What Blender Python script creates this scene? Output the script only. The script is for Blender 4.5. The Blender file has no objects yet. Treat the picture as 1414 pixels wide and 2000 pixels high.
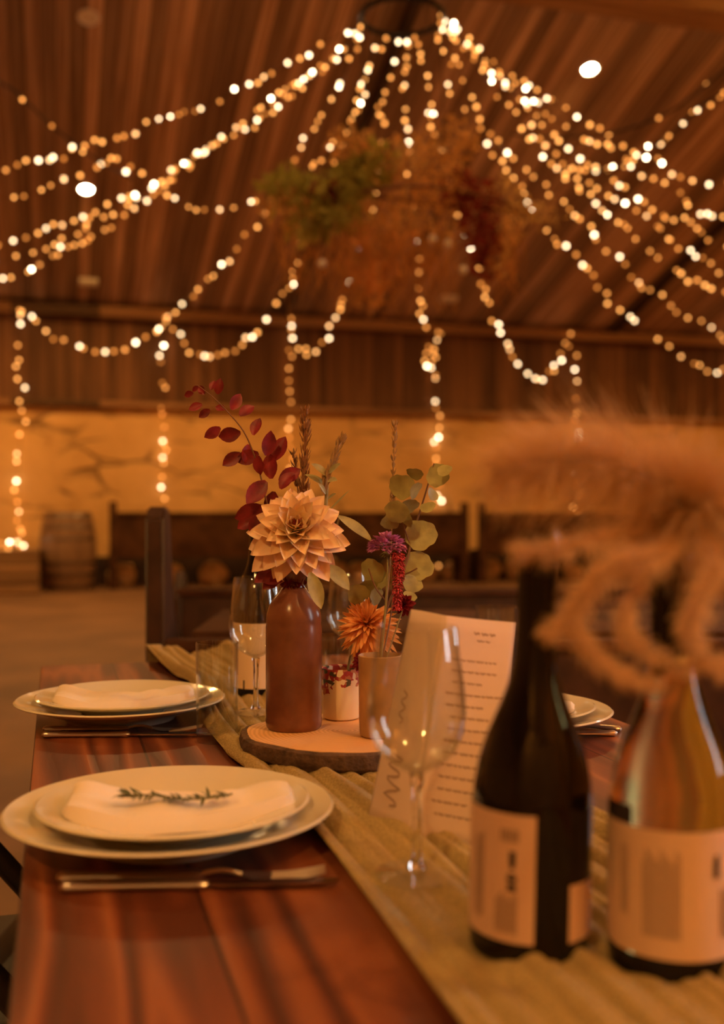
import bpy, bmesh, math, random
from mathutils import Vector, Matrix
from math import sin, cos, pi, radians, sqrt
random.seed(7)
C = bpy.context.scene.collection
S = bpy.context.scene
# ------------------------------------------------------------------ camera / exposure / light settings
A = radians(15.9)                      # the barn's long axis against the view direction
CAMZ = 1.057
FPX = 2100.0
F = Vector((sin(A), cos(A), 0)); R = Vector((cos(A), -sin(A), 0)); U = Vector((0, 0, 1))
CAM = Vector((0, 0, CAMZ))
cam = bpy.data.cameras.new('camera'); camo = bpy.data.objects.new('camera', cam); C.objects.link(camo)
camo.location = CAM; camo.rotation_euler = (pi/2, 0, -A)
cam.sensor_fit = 'VERTICAL'; cam.sensor_height = 36; cam.sensor_width = 36
cam.lens = FPX/2000*36; cam.clip_start = 0.02; cam.clip_end = 100
cam.dof.use_dof = True; cam.dof.focus_distance = 1.37; cam.dof.aperture_fstop = 3.0
S.camera = camo
S.view_settings.view_transform = 'Standard'; S.view_settings.look = 'None'
S.view_settings.exposure = 0.0; S.view_settings.gamma = 1.0; S.view_settings.use_curve_mapping = False
S.cycles.use_denoising = True
S.cycles.max_bounces = 10; S.cycles.transmission_bounces = 10; S.cycles.glossy_bounces = 5; S.cycles.diffuse_bounces = 4
S.cycles.caustics_reflective = False; S.cycles.caustics_refractive = False
S.cycles.sample_clamp_indirect = 16.0
W = bpy.data.worlds.new('world'); S.world = W; W.use_nodes = True
W.node_tree.nodes['Background'].inputs[0].default_value = (0.55, 0.7, 0.9, 1)
W.node_tree.nodes['Background'].inputs[1].default_value = 0.3
WARM = (1.0, 0.50, 0.125)
LAMP_W = 335.0
WINDOW_L = 11.0
BULB_L = 30.0
UP_W = 230.0

# ------------------------------------------------------------------ helpers
def P(px, py, d): return CAM + F*d + R*((px-707)/FPX*d) + U*((1000-py)/FPX*d)
def T(px, py, z):                     # pixel onto the horizontal plane z
    d = (CAMZ-z)*FPX/(py-1000); return P(px, py, d)
def onY(px, py, Y):                   # pixel onto the plane Y = const
    t = (px-707)/FPX; return P(px, py, Y/(cos(A)-t*sin(A)))
EAVE_Y, EAVE_Z, SL = 15.8, 4.0, 0.326
def onceil(px, py):
    t = (px-707)/FPX; e = (1000-py)/FPX
    ky = cos(A)-t*sin(A)
    return P(px, py, (EAVE_Z+SL*EAVE_Y-CAMZ)/(e+SL*ky))

def obj(name, bm, mat=None, parent=None, smooth=True):
    me = bpy.data.meshes.new(name); bmesh.ops.recalc_face_normals(bm, faces=bm.faces)
    bm.to_mesh(me); bm.free()
    if smooth:
        for p in me.polygons: p.use_smooth = True
        try: me.set_sharp_from_angle(angle=radians(38))
        except Exception: pass
    if mat: me.materials.append(mat)
    o = bpy.data.objects.new(name, me); C.objects.link(o)
    if parent: o.parent = parent
    return o
def tag(o, label, cat, group=None, kind=None):
    o['label'] = label; o['category'] = cat
    if group: o['group'] = group
    if kind: o['kind'] = kind
    return o
def thing(name, label, cat, loc=(0,0,0), rz=0, group=None):
    o = bpy.data.objects.new(name, None); C.objects.link(o); o.empty_display_size = .05
    o.location = loc; o.rotation_euler = (0, 0, rz)
    return tag(o, label, cat, group)
def struct(name, bm, mat, smooth=False):
    o = obj(name, bm, mat, None, smooth); o['kind'] = 'structure'; return o
def copy_tree(o, parent=None):
    c = o.copy(); C.objects.link(c)
    if parent: c.parent = parent
    for ch in list(o.children): copy_tree(ch, c)
    return c
def dup(o, label, loc, rz=0, group=None):
    c = copy_tree(o); c.location = loc; c.rotation_euler = (0, 0, rz); c['label'] = label
    if group: c['group'] = group
    return c
def shift(bm, parent):
    bmesh.ops.translate(bm, verts=bm.verts, vec=-Vector(parent.location)); return bm

def box(bm, c, s, rot=None, bev=0):
    r = bmesh.ops.create_cube(bm, size=1)
    vs = r['verts']; M = Matrix.Translation(Vector(c))
    if rot is not None: M = M @ rot
    M = M @ Matrix.Diagonal((s[0], s[1], s[2], 1))
    bmesh.ops.transform(bm, matrix=M, verts=vs)
    if bev:
        es = list({e for v in vs for e in v.link_edges})
        bmesh.ops.bevel(bm, geom=es, offset=bev, segments=2, affect='EDGES', profile=.6)
    return bm
def B(c, s, rot=None, bev=0): return box(bmesh.new(), c, s, rot, bev)
def lathe(prof, seg=40, bm=None, M=None, closed=False):
    bm = bm or bmesh.new(); rings = []
    for r, z in prof:
        if r < 1e-6:
            rings.append([bm.verts.new((0, 0, z))])
        else:
            rings.append([bm.verts.new((r*cos(2*pi*k/seg), r*sin(2*pi*k/seg), z)) for k in range(seg)])
    prs = list(zip(rings, rings[1:]))
    if closed: prs.append((rings[-1], rings[0]))
    for a, b in prs:
        if len(a) == 1 and len(b) == 1: continue
        for k in range(seg):
            k2 = (k+1) % seg
            if len(a) == 1: bm.faces.new((a[0], b[k], b[k2]))
            elif len(b) == 1: bm.faces.new((a[k], a[k2], b[0]))
            else: bm.faces.new((a[k], a[k2], b[k2], b[k]))
    if M: bmesh.ops.transform(bm, matrix=M, verts=[v for g in rings for v in g])
    return bm
def smooth_pts(pts, n):
    pts = [Vector(p) for p in pts]
    if len(pts) < 3:
        return [pts[0].lerp(pts[-1], i/n) for i in range(n+1)]
    out = []; m = len(pts)-1
    for i in range(n+1):
        u = i/n*m; k = min(int(u), m-1); t = u-k
        p0 = pts[max(k-1, 0)]; p1 = pts[k]; p2 = pts[k+1]; p3 = pts[min(k+2, m)]
        out.append(.5*((2*p1)+(p2-p0)*t+(2*p0-5*p1+4*p2-p3)*t*t+(3*p1-p0-3*p2+p3)*t**3))
    return out
def tube(pts, rad, seg=6, bm=None, cap=True):
    bm = bm or bmesh.new(); n = len(pts); rings = []
    up = Vector((0.13, 0.2, 1)).normalized(); prev = None
    for i, p in enumerate(pts):
        d = (pts[min(i+1, n-1)]-pts[max(i-1, 0)])
        if d.length < 1e-9: d = Vector((0, 0, 1))
        d.normalize()
        if prev is None:
            s = d.cross(up)
            if s.length < 1e-3: s = d.cross(Vector((1, 0, 0)))
        else:
            s = prev - d*prev.dot(d)
            if s.length < 1e-6: s = d.orthogonal()
        s.normalize(); prev = s; t = d.cross(s)
        r = rad[i] if isinstance(rad, (list, tuple)) else rad
        rings.append([bm.verts.new(p+s*(r*cos(2*pi*k/seg))+t*(r*sin(2*pi*k/seg))) for k in range(seg)])
    for a, b in zip(rings, rings[1:]):
        for k in range(seg): bm.faces.new((a[k], a[(k+1) % seg], b[(k+1) % seg], b[k]))
    if cap and seg > 2:
        bm.faces.new(rings[0][::-1]); bm.faces.new(rings[-1])
    return bm
def leaf(bm, base, direc, nor, L, Wd, bend=0.2, cup=0.15, shape='oval', nu=6, layer=None, col=None):
    d = Vector(direc).normalized(); n = Vector(nor); n = n-d*n.dot(d)
    if n.length < 1e-4: n = d.orthogonal()
    n.normalize(); s = d.cross(n); rows = []
    base = Vector(base)
    for i in range(nu+1):
        u = i/nu
        if shape == 'oval': w = sin(pi*min(1, .04+u*.96))**.75
        elif shape == 'round': w = sqrt(max(0, 1-(2*u-1)**2))
        elif shape == 'petal': w = max(0, sin(pi*(.10+.90*u**.92)))**.78
        else: w = sin(pi*u**.7)
        w = max(w, .03)*Wd/2
        c = base+d*(L*(u-bend*.35*u*u))+n*(-bend*L*u*u)
        if i == nu and shape != 'petal': w = Wd*.02
        rows.append([(bm.verts.new(c+s*(w*k)+n*(cup*w*k*k*1.4)), u) for k in (-1, -.5, 0, .5, 1)])
    for a, b in zip(rows, rows[1:]):
        for k in range(4):
            f = bm.faces.new((a[k][0], a[k+1][0], b[k+1][0], b[k][0]))
            if layer is not None:
                for lp in f.loops:
                    for v, u in a+b:
                        if v is lp.vert: lp[layer] = col(u)
    return bm
def noise_blob(r, seed, amp=.2, sub=3, sc=(1,1,1)):
    bm = bmesh.new(); bmesh.ops.create_icosphere(bm, subdivisions=sub, radius=1)
    from mathutils import noise
    for v in bm.verts:
        p = v.co.normalized()
        k = 1+amp*noise.noise(p*1.7+Vector((seed*3.1, seed, seed*1.7)))
        v.co = Vector((p.x*sc[0], p.y*sc[1], p.z*sc[2]))*r*k
    return bm

# ------------------------------------------------------------------ materials
def newmat(name):
    m = bpy.data.materials.new(name); m.use_nodes = True
    nt = m.node_tree; return m, nt, nt.nodes['Principled BSDF']
def lin(c): return (c[0], c[1], c[2], 1)
def M(name, col, rough=.5, metal=0, spec=.5, bump=0, bscale=40, var=0, trans=0, ior=1.45, sub=0, coat=0, sheen=0):
    m, nt, b = newmat(name)
    b.inputs['Base Color'].default_value = lin(col); b.inputs['Roughness'].default_value = rough
    b.inputs['Metallic'].default_value = metal; b.inputs['Specular IOR Level'].default_value = spec
    b.inputs['Transmission Weight'].default_value = trans; b.inputs['IOR'].default_value = ior
    b.inputs['Coat Weight'].default_value = coat
    if sheen: b.inputs['Sheen Weight'].default_value = sheen
    if bump or var:
        tc = nt.nodes.new('ShaderNodeTexCoord'); nz = nt.nodes.new('ShaderNodeTexNoise')
        nz.inputs['Scale'].default_value = bscale; nz.inputs['Detail'].default_value = 5
        nt.links.new(tc.outputs['Object'], nz.inputs['Vector'])
        if bump:
            bp = nt.nodes.new('ShaderNodeBump'); bp.inputs['Strength'].default_value = bump; bp.inputs['Distance'].default_value = .01
            nt.links.new(nz.outputs[0], bp.inputs['Height']); nt.links.new(bp.outputs[0], b.inputs['Normal'])
        if var:
            rp = nt.nodes.new('ShaderNodeValToRGB')
            rp.color_ramp.elements[0].position = .3; rp.color_ramp.elements[1].position = .7
            rp.color_ramp.elements[0].color = lin([c*(1-var) for c in col]); rp.color_ramp.elements[1].color = lin([min(1, c*(1+var)) for c in col])
            nt.links.new(nz.outputs[0], rp.inputs[0]); nt.links.new(rp.outputs[0], b.inputs['Base Color'])
    return m
def N(nt, t, **kw):
    n = nt.nodes.new(t)
    for k, v in kw.items():
        if k.startswith('i_'): n.inputs[int(k[2:]) if k[2:].isdigit() else k[2:]].default_value = v
        else: setattr(n, k, v)
    return n
def wood(name, dark, mid, light, plank=.14, off=0.0, axis='X', grain=(60, 2.5, 60), seam=.012, rough=.5, plankvar=.5, bump=.3, scale=1.0, rings=0):
    """boards side by side along one axis; grain runs along another"""
    m, nt, b = newmat(name); L = nt.links.new
    tc = N(nt, 'ShaderNodeTexCoord'); sp = N(nt, 'ShaderNodeSeparateXYZ'); L(tc.outputs['Object'], sp.inputs[0])
    ad = N(nt, 'ShaderNodeMath', operation='ADD', i_1=-off+100*plank); L(sp.outputs[axis], ad.inputs[0])
    dv = N(nt, 'ShaderNodeMath', operation='DIVIDE', i_1=plank); L(ad.outputs[0], dv.inputs[0])
    fl = N(nt, 'ShaderNodeMath', operation='FLOOR'); L(dv.outputs[0], fl.inputs[0])
    fr = N(nt, 'ShaderNodeMath', operation='FRACT'); L(dv.outputs[0], fr.inputs[0])
    wn = N(nt, 'ShaderNodeTexWhiteNoise', noise_dimensions='1D'); L(fl.outputs[0], wn.inputs['W'])
    # grain, shifted per board
    cb = N(nt, 'ShaderNodeVectorMath', operation='MULTIPLY_ADD'); cb.inputs[1].default_value = grain
    L(tc.outputs['Object'], cb.inputs[0])
    sc = N(nt, 'ShaderNodeVectorMath', operation='SCALE'); sc.inputs['Scale'].default_value = 37.0
    L(wn.outputs['Color'], sc.inputs[0]); L(sc.outputs[0], cb.inputs[2])
    nz = N(nt, 'ShaderNodeTexNoise'); nz.inputs['Scale'].default_value = scale; nz.inputs['Detail'].default_value = 6; nz.inputs['Roughness'].default_value = .6
    nz.inputs['Distortion'].default_value = .4
    L(cb.outputs[0], nz.inputs['Vector'])
    src = nz.outputs[0]
    if rings:
        r2 = N(nt, 'ShaderNodeMath', operation='MULTIPLY', i_1=float(rings)); 
        n2 = N(nt, 'ShaderNodeTexNoise'); n2.inputs['Scale'].default_value = scale*.20; n2.inputs['Detail'].default_value = 2
        L(cb.outputs[0], n2.inputs['Vector']); L(n2.outputs[0], r2.inputs[0])
        f2 = N(nt, 'ShaderNodeMath', operation='PINGPONG', i_1=1.0); L(r2.outputs[0], f2.inputs[0])
        mm = N(nt, 'ShaderNodeMix'); mm.inputs[0].default_value = .6; L(src, mm.inputs[2]); L(f2.outputs[0], mm.inputs[3]); src = mm.outputs[0]
    rp = N(nt, 'ShaderNodeValToRGB'); e = rp.color_ramp.elements
    e[0].position = .28; e[1].position = .75; e[0].color = lin(dark); e[1].color = lin(light); x = e.new(.5); x.color = lin(mid)
    L(src, rp.inputs[0])
    # board tone
    mr = N(nt, 'ShaderNodeMapRange'); mr.inputs[3].default_value = 1-plankvar; mr.inputs[4].default_value = 1+plankvar*.7; L(wn.outputs['Value'], mr.inputs[0])
    mx = N(nt, 'ShaderNodeMix', data_type='RGBA', blend_type='MULTIPLY'); mx.inputs[0].default_value = 1
    L(rp.outputs[0], mx.inputs[6]); L(mr.outputs[0], mx.inputs[7])
    # seams
    s1 = N(nt, 'ShaderNodeMath', operation='PINGPONG', i_1=.5); L(fr.outputs[0], s1.inputs[0])
    s2 = N(nt, 'ShaderNodeMath', operation='GREATER_THAN', i_1=seam); L(s1.outputs[0], s2.inputs[0])
    m3 = N(nt, 'ShaderNodeMapRange'); m3.inputs[3].default_value = .3; m3.inputs[4].default_value = 1; L(s2.outputs[0], m3.inputs[0])
    m2 = N(nt, 'ShaderNodeMix', data_type='RGBA', blend_type='MULTIPLY'); m2.inputs[0].default_value = 1
    L(mx.outputs[2], m2.inputs[6]); L(m3.outputs[0], m2.inputs[7]); L(m2.outputs[2], b.inputs['Base Color'])
    b.inputs['Roughness'].default_value = rough; b.inputs['Specular IOR Level'].default_value = .22
    bp = N(nt, 'ShaderNodeBump'); bp.inputs['Strength'].default_value = bump; bp.inputs['Distance'].default_value = .004
    hh = N(nt, 'ShaderNodeMath', operation='MULTIPLY'); L(src, hh.inputs[0]); L(s2.outputs[0], hh.inputs[1])
    L(hh.outputs[0], bp.inputs['Height']); L(bp.outputs[0], b.inputs['Normal'])
    return m
def attrmat(name, attr, rough=.5, sub=0.0):
    m, nt, b = newmat(name); a = nt.nodes.new('ShaderNodeAttribute'); a.attribute_name = attr
    nt.links.new(a.outputs['Color'], b.inputs['Base Color']); b.inputs['Roughness'].default_value = rough
    b.inputs['Specular IOR Level'].default_value = .2
    b.inputs['Subsurface Weight'].default_value = .35; b.inputs['Subsurface Radius'].default_value = (1, .5, .25); b.inputs['Subsurface Scale'].default_value = .008
    return m
def emis(name, col, s):
    m, nt, b = newmat(name); b.inputs['Base Color'].default_value = (.02, .02, .02, 1)
    b.inputs['Emission Color'].default_value = lin(col); b.inputs['Emission Strength'].default_value = s; return m

m_ceil = wood('ceiling_boards', (.22, .115, .065), (.47, .29, .185), (.77, .53, .36), plank=.145, axis='X', grain=(22, .55, .55), rough=.6, plankvar=.55, seam=.03)
m_wallboard = wood('wall_boards', (.10, .046, .022), (.18, .082, .036), (.26, .125, .06), plank=.12, axis='X', grain=(14, 1, .8), rough=.7, plankvar=.4, seam=.04)
m_beam = wood('beam_timber', (.20, .095, .04), (.33, .165, .07), (.45, .25, .12), plank=50, axis='X', grain=(.6, 12, 12), rough=.65, plankvar=.1)
m_rafter = M('rafter_timber', (.05, .025, .014), .7, var=.4, bscale=6, bump=.3)
m_table = wood('table_boards', (.105, .026, .010), (.190, .048, .018), (.33, .10, .034), plank=.138, off=-.028, axis='X', grain=(48, 3.6, 48), rough=.40, plankvar=.22, seam=.012, rings=11, bump=.35)
m_pew = wood('pew_oak', (.05, .023, .014), (.105, .048, .026), (.17, .08, .042), plank=60, axis='X', grain=(2, 30, 30), rough=.42, plankvar=.05, seam=0)
m_darkoak = M('dark_oak', (.05, .022, .012), .38, var=.4, bscale=14, bump=.2)
m_bench = M('bench_wood', (.075, .033, .015), .75, spec=.08, var=.45, bscale=5, bump=.3)
m_black = M('black_paint', (.012, .009, .008), .4)
m_iron = M('black_iron', (.012, .009, .008), .5, metal=.6)
m_porc = M('porcelain', (.73, .67, .50), .12, spec=.5, coat=.2)
m_linen = M('napkin_linen', (.84, .74, .60), .85, bump=.15, bscale=900)
m_steel = M('cutlery_steel', (.72, .62, .50), .30, metal=1)
m_blade = M('knife_blade', (.42, .34, .26), .12, metal=1)
m_glass = M('clear_glass', (.97, .98, .97), .0, trans=1, ior=1.46)
def thinglass():
    m, nt, b = newmat('thin_clear_glass'); L = nt.links.new; nt.nodes.remove(b)
    tr = N(nt, 'ShaderNodeBsdfTransparent'); tr.inputs[0].default_value = (.97, .98, .97, 1); gl = N(nt, 'ShaderNodeBsdfGlossy'); gl.inputs['Roughness'].default_value = .02
    lw = N(nt, 'ShaderNodeLayerWeight'); lw.inputs['Blend'].default_value = .5; mx = N(nt, 'ShaderNodeMixShader')
    pw = N(nt, 'ShaderNodeMath', operation='POWER', i_1=3.6); L(lw.outputs['Facing'], pw.inputs[0])
    fr = N(nt, 'ShaderNodeMath', operation='MULTIPLY_ADD', i_1=.85, i_2=.065); L(pw.outputs[0], fr.inputs[0])
    L(fr.outputs[0], mx.inputs[0]); L(tr.outputs[0], mx.inputs[1]); L(gl.outputs[0], mx.inputs[2]); L(mx.outputs[0], nt.nodes['Material Output'].inputs[0]); return m
m_thin = thinglass()
m_stone_w = M('boulder_stone', (.74, .52, .28), .9, var=.4, bscale=5, bump=.5)
m_ceramic = M('brown_stoneware', (.175, .066, .035), .24, spec=.6, var=.3, bscale=22, bump=.06)
m_black_glass = M('dark_bottle_glass', (.006, .004, .004), .05, spec=.4)
m_label = M('label_paper', (.66, .46, .33), .7, bump=.05, bscale=300)
m_label2 = M('label_paper_cream', (.70, .50, .34), .7, bump=.05, bscale=300)
m_ink = M('ink', (.03, .022, .02), .8)
m_greyink = M('grey_ink', (.30, .20, .14), .8)
m_card = M('card_paper', (.66, .50, .40), .75, bump=.04, bscale=400)
m_cardink = M('card_ink', (.36, .24, .18), .8)
m_bark = M('bark', (.10, .055, .032), .9, var=.5, bscale=60, bump=.8)
m_tan = M('tan_stoneware', (.46, .27, .12), .45, var=.25, bscale=30)
m_leafred = M('red_leaf', (.20, .014, .022), .45, var=.5, bscale=50)
m_stem = M('stem_green', (.22, .19, .07), .6)
m_sage = M('sage_leaf', (.36, .34, .17), .6, var=.25, bscale=60)
m_euc = M('eucalyptus_leaf', (.36, .34, .13), .5, var=.3, bscale=40)
m_grassd = M('dried_grass', (.42, .27, .13), .8)
m_grassbrown = M('brown_grass', (.34, .17, .075), .8)
m_pampas, nt, bb = newmat('pampas_plume'); nt.nodes.remove(bb)
d_ = N(nt, 'ShaderNodeBsdfDiffuse'); d_.inputs[0].default_value = (.88, .68, .44, 1); t_ = N(nt, 'ShaderNodeBsdfTranslucent'); t_.inputs[0].default_value = (.90, .70, .45, 1)
x_ = N(nt, 'ShaderNodeMixShader'); x_.inputs[0].default_value = .45; nt.links.new(d_.outputs[0], x_.inputs[1]); nt.links.new(t_.outputs[0], x_.inputs[2]); nt.links.new(x_.outputs[0], nt.nodes['Material Output'].inputs[0])
m_brown_stem = M('brown_stem', (.20, .10, .05), .7)
m_purple = M('scabiosa_petals', (.58, .22, .50), .6, var=.3, bscale=80)
m_amar = M('amaranth_red', (.50, .05, .075), .7, var=.35, bscale=120)
m_burg = M('burgundy_petals', (.16, .012, .02), .6)
m_barrel = wood('barrel_staves', (.16, .085, .042), (.26, .15, .08), (.34, .2, .11), plank=60, axis='X', grain=(12, 12, 1), rough=.6, plankvar=.05, seam=0)
m_hoop = M('barrel_hoop', (.25, .2, .16), .35, metal=.9)
m_crate = wood('crate_boards', (.24, .13, .06), (.36, .21, .1), (.46, .28, .14), plank=.13, axis='Z', grain=(1, 1, 14), rough=.7, plankvar=.25, seam=.05)
m_wire = M('wire_cable', (.03, .018, .012), .6)
m_white = M('white_plastic', (.85, .8, .7), .5)

def wallmat():
    m, nt, b = newmat('limewashed_stone'); L = nt.links.new
    tc = N(nt, 'ShaderNodeTexCoord')
    n1 = N(nt, 'ShaderNodeTexNoise'); n1.inputs['Scale'].default_value = 1.1; n1.inputs['Detail'].default_value = 8; n1.inputs['Roughness'].default_value = .6
    L(tc.outputs['Object'], n1.inputs['Vector'])
    rp = N(nt, 'ShaderNodeValToRGB'); e = rp.color_ramp.elements
    e[0].position = .3; e[0].color = (.62, .35, .125, 1); e[1].position = .68; e[1].color = (.86, .53, .22, 1)
    L(n1.outputs[0], rp.inputs[0])
    # rubble joints, showing only in patches
    dm = N(nt, 'ShaderNodeMix', data_type='RGBA'); dm.inputs[0].default_value = .12
    n3 = N(nt, 'ShaderNodeTexNoise'); n3.inputs['Scale'].default_value = 2.2; L(tc.outputs['Object'], n3.inputs['Vector'])
    L(tc.outputs['Object'], dm.inputs[6]); L(n3.outputs['Color'], dm.inputs[7])
    mp = N(nt, 'ShaderNodeMapping'); mp.inputs['Scale'].default_value = (1.5, 1.5, 3.4); L(dm.outputs[2], mp.inputs['Vector'])
    vo = N(nt, 'ShaderNodeTexVoronoi', feature='DISTANCE_TO_EDGE'); vo.inputs['Scale'].default_value = 1.0; L(mp.outputs[0], vo.inputs['Vector'])
    n2 = N(nt, 'ShaderNodeTexNoise'); n2.inputs['Scale'].default_value = .95; n2.inputs['Detail'].default_value = 4
    mp2 = N(nt, 'ShaderNodeMapping'); mp2.inputs['Location'].default_value = (3.1, 0, 5.2); mp2.inputs['Scale'].default_value = (1, 1, 2.2)
    L(tc.outputs['Object'], mp2.inputs['Vector']); L(mp2.outputs[0], n2.inputs['Vector'])
    r2 = N(nt, 'ShaderNodeMapRange'); r2.inputs[1].default_value = .47; r2.inputs[2].default_value = .64; L(n2.outputs[0], r2.inputs[0])
    r3 = N(nt, 'ShaderNodeMapRange'); r3.inputs[1].default_value = .0; r3.inputs[2].default_value = .09; r3.inputs[3].default_value = 1; r3.inputs[4].default_value = 0; L(vo.outputs[0], r3.inputs[0])
    mu = N(nt, 'ShaderNodeMath', operation='MULTIPLY'); L(r2.outputs[0], mu.inputs[0]); L(r3.outputs[0], mu.inputs[1])
    mu2 = N(nt, 'ShaderNodeMath', operation='MULTIPLY', i_1=.8); L(mu.outputs[0], mu2.inputs[0])
    mx = N(nt, 'ShaderNodeMix', data_type='RGBA'); L(mu2.outputs[0], mx.inputs[0]); L(rp.outputs[0], mx.inputs[6]); mx.inputs[7].default_value = (.11, .06, .03, 1)
    L(mx.outputs[2], b.inputs['Base Color']); b.inputs['Roughness'].default_value = .95; b.inputs['Specular IOR Level'].default_value = .1
    bp = N(nt, 'ShaderNodeBump'); bp.inputs['Strength'].default_value = .6; bp.inputs['Distance'].default_value = .05
    sb = N(nt, 'ShaderNodeMath', operation='SUBTRACT'); L(n1.outputs[0], sb.inputs[0]); L(mu.outputs[0], sb.inputs[1]); L(sb.outputs[0], bp.inputs['Height'])
    L(bp.outputs[0], b.inputs['Normal'])
    return m
m_wall = wallmat()
m_floor = M('floor_screed', (.215, .112, .055), .7, var=.3, bscale=1.3, bump=.1)

# ------------------------------------------------------------------ the barn
X0, X1, Y0, YR = -7.0, 12.5, -3.0, 6.4
ZR = EAVE_Z+SL*(EAVE_Y-YR)
XP, YP = 3.2, 3.6           # a side partition stands near the table, out of the picture
struct('floor', B(((X0+X1)/2, (Y0+EAVE_Y)/2, -.05), (X1-X0+.6, EAVE_Y-Y0+.8, .1)), m_floor)
def slab(pts, t):
    bm = bmesh.new(); a = [bm.verts.new(p) for p in pts]; b = [bm.verts.new(Vector(p)+Vector((0, 0, t))) for p in pts]
    bm.faces.new(a); bm.faces.new(b[::-1]); n = len(pts)
    for i in range(n): bm.faces.new((a[i], a[(i+1) % n], b[(i+1) % n], b[i]))
    return bm
struct('ceiling', slab([(X0, EAVE_Y+.2, EAVE_Z-.2*SL), (X1, EAVE_Y+.2, EAVE_Z-.2*SL), (X1, YR, ZR), (X0, YR, ZR)], .12), m_ceil)
ZF = ZR-SL*(YR-Y0)
struct('ceiling', slab([(X0, YR, ZR), (X1, YR, ZR), (X1, Y0-.2, ZF-.2*SL), (X0, Y0-.2, ZF-.2*SL)], .12), m_ceil)
LEDGE = 2.56
struct('wall_back', B(((X0+X1)/2, EAVE_Y+.15, LEDGE/2), (X1-X0, .3, LEDGE)), m_wall)
struct('wall_back', B(((X0+X1)/2, EAVE_Y+.17, (LEDGE+EAVE_Z+.1)/2), (X1-X0, .26, EAVE_Z+.1-LEDGE)), m_wallboard)
struct('wall_front', B(((X0+X1)/2, Y0-.1, ZF/2), (X1-X0, .2, ZF)), m_wall)
def gable(x, y0, y1):
    bm = bmesh.new(); pr = [(y0, 0), (y1, 0)]
    zc = lambda y: ZR-SL*abs(y-YR)
    top = [(y1, zc(y1))] + ([(YR, ZR)] if y0 < YR < y1 else []) + [(y0, zc(y0))]
    pts = pr+top
    a = [bm.verts.new((x, y, z)) for y, z in pts]; b = [bm.verts.new((x+.2, y, z)) for y, z in pts]
    bm.faces.new(a); bm.faces.new(b[::-1]); n = len(pts)
    for i in range(n): bm.faces.new((a[i], a[(i+1) % n], b[(i+1) % n], b[i]))
    return bm
struct('wall_left', gable(X0-.2, Y0, EAVE_Y+.2), m_wall)
struct('wall_right', gable(X1, YP, EAVE_Y+.2), m_wall)
# partition with two narrow windows
bm = bmesh.new(); ZP = 5.6
wins = [(-.30, .20, 1.0, 2.7), (2.4, 2.88, 1.0, 2.7)]
ys = [Y0, wins[0][0], wins[0][1], wins[1][0], wins[1][1], YP]
for i in range(0, 5, 2): box(bm, (XP+.1, (ys[i]+ys[i+1])/2, ZP/2), (.2, ys[i+1]-ys[i], ZP))
for w in wins:
    box(bm, (XP+.1, (w[0]+w[1])/2, w[2]/2), (.2, w[1]-w[0], w[2])); box(bm, (XP+.1, (w[0]+w[1])/2, (w[3]+ZP)/2), (.2, w[1]-w[0], ZP-w[3]))
struct('wall_side', bm, m_wall)
struct('wall_return', B(((XP+X1)/2+.1, YP+.1, ZP/2), (X1-XP+.2, .2, ZP)), m_wall)
m_pane = emis('daylit_pane', (.86, .95, 1.0), WINDOW_L)
for i, w in enumerate(wins):
    bm = bmesh.new(); yc = (w[0]+w[1])/2; zc = (w[2]+w[3])/2
    for y in (w[0]+.02, w[1]-.02): box(bm, (XP+.08, y, zc), (.08, .05, w[3]-w[2]))
    for z in (w[2]+.02, w[3]-.02, zc+.3): box(bm, (XP+.08, yc, z), (.08, w[1]-w[0]-.06, .05))
    o = struct('window_%d' % (i+1), bm, m_white)
    obj('pane', B((XP+.1, yc, zc), (.01, w[1]-w[0]-.06, w[3]-w[2]-.06)), m_pane, o)
# timbers, and the painted shade behind the boulders
struct('shade_strip_back', B(((X0+X1)/2+.0, EAVE_Y-.02, .21), (X1-X0, .04, .42)), M('under_bench_shade', (.045, .022, .012), .8, var=.5, bscale=3))  # dark strip added as the shade under the benches, put in as colour
struct('trim_1', B(((X0+X1)/2, EAVE_Y-.09, EAVE_Z-.10), (X1-X0, .2, .15), bev=.015), m_beam)
struct('trim_2', B(((X0+X1)/2, EAVE_Y-.05, LEDGE+.03), (X1-X0, .14, .085), bev=.01), m_beam)
n = 3
SA = math.atan(SL)
for x in (-2.1, 3.3, 8.7):
    yc = (YR+EAVE_Y)/2; zc = EAVE_Z+SL*(EAVE_Y-yc)-.06
    struct('trim_%d' % n, B((x, yc, zc), (.09, (EAVE_Y-YR)/cos(SA)-.1, .12), Matrix.Rotation(-SA, 4, 'X')), m_rafter); n += 1
pur = onceil(1300, -12)
struct('trim_%d' % n, B(((X0+X1)/2, pur.y, pur.z-.1), (X1-X0, .28, .26), Matrix.Rotation(-SA, 4, 'X'), bev=.02), m_beam); n += 1
struct('trim_%d' % n, B(((X0+X1)/2, YR, ZR-.14), (X1-X0, .2, .28)), m_beam)

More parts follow.
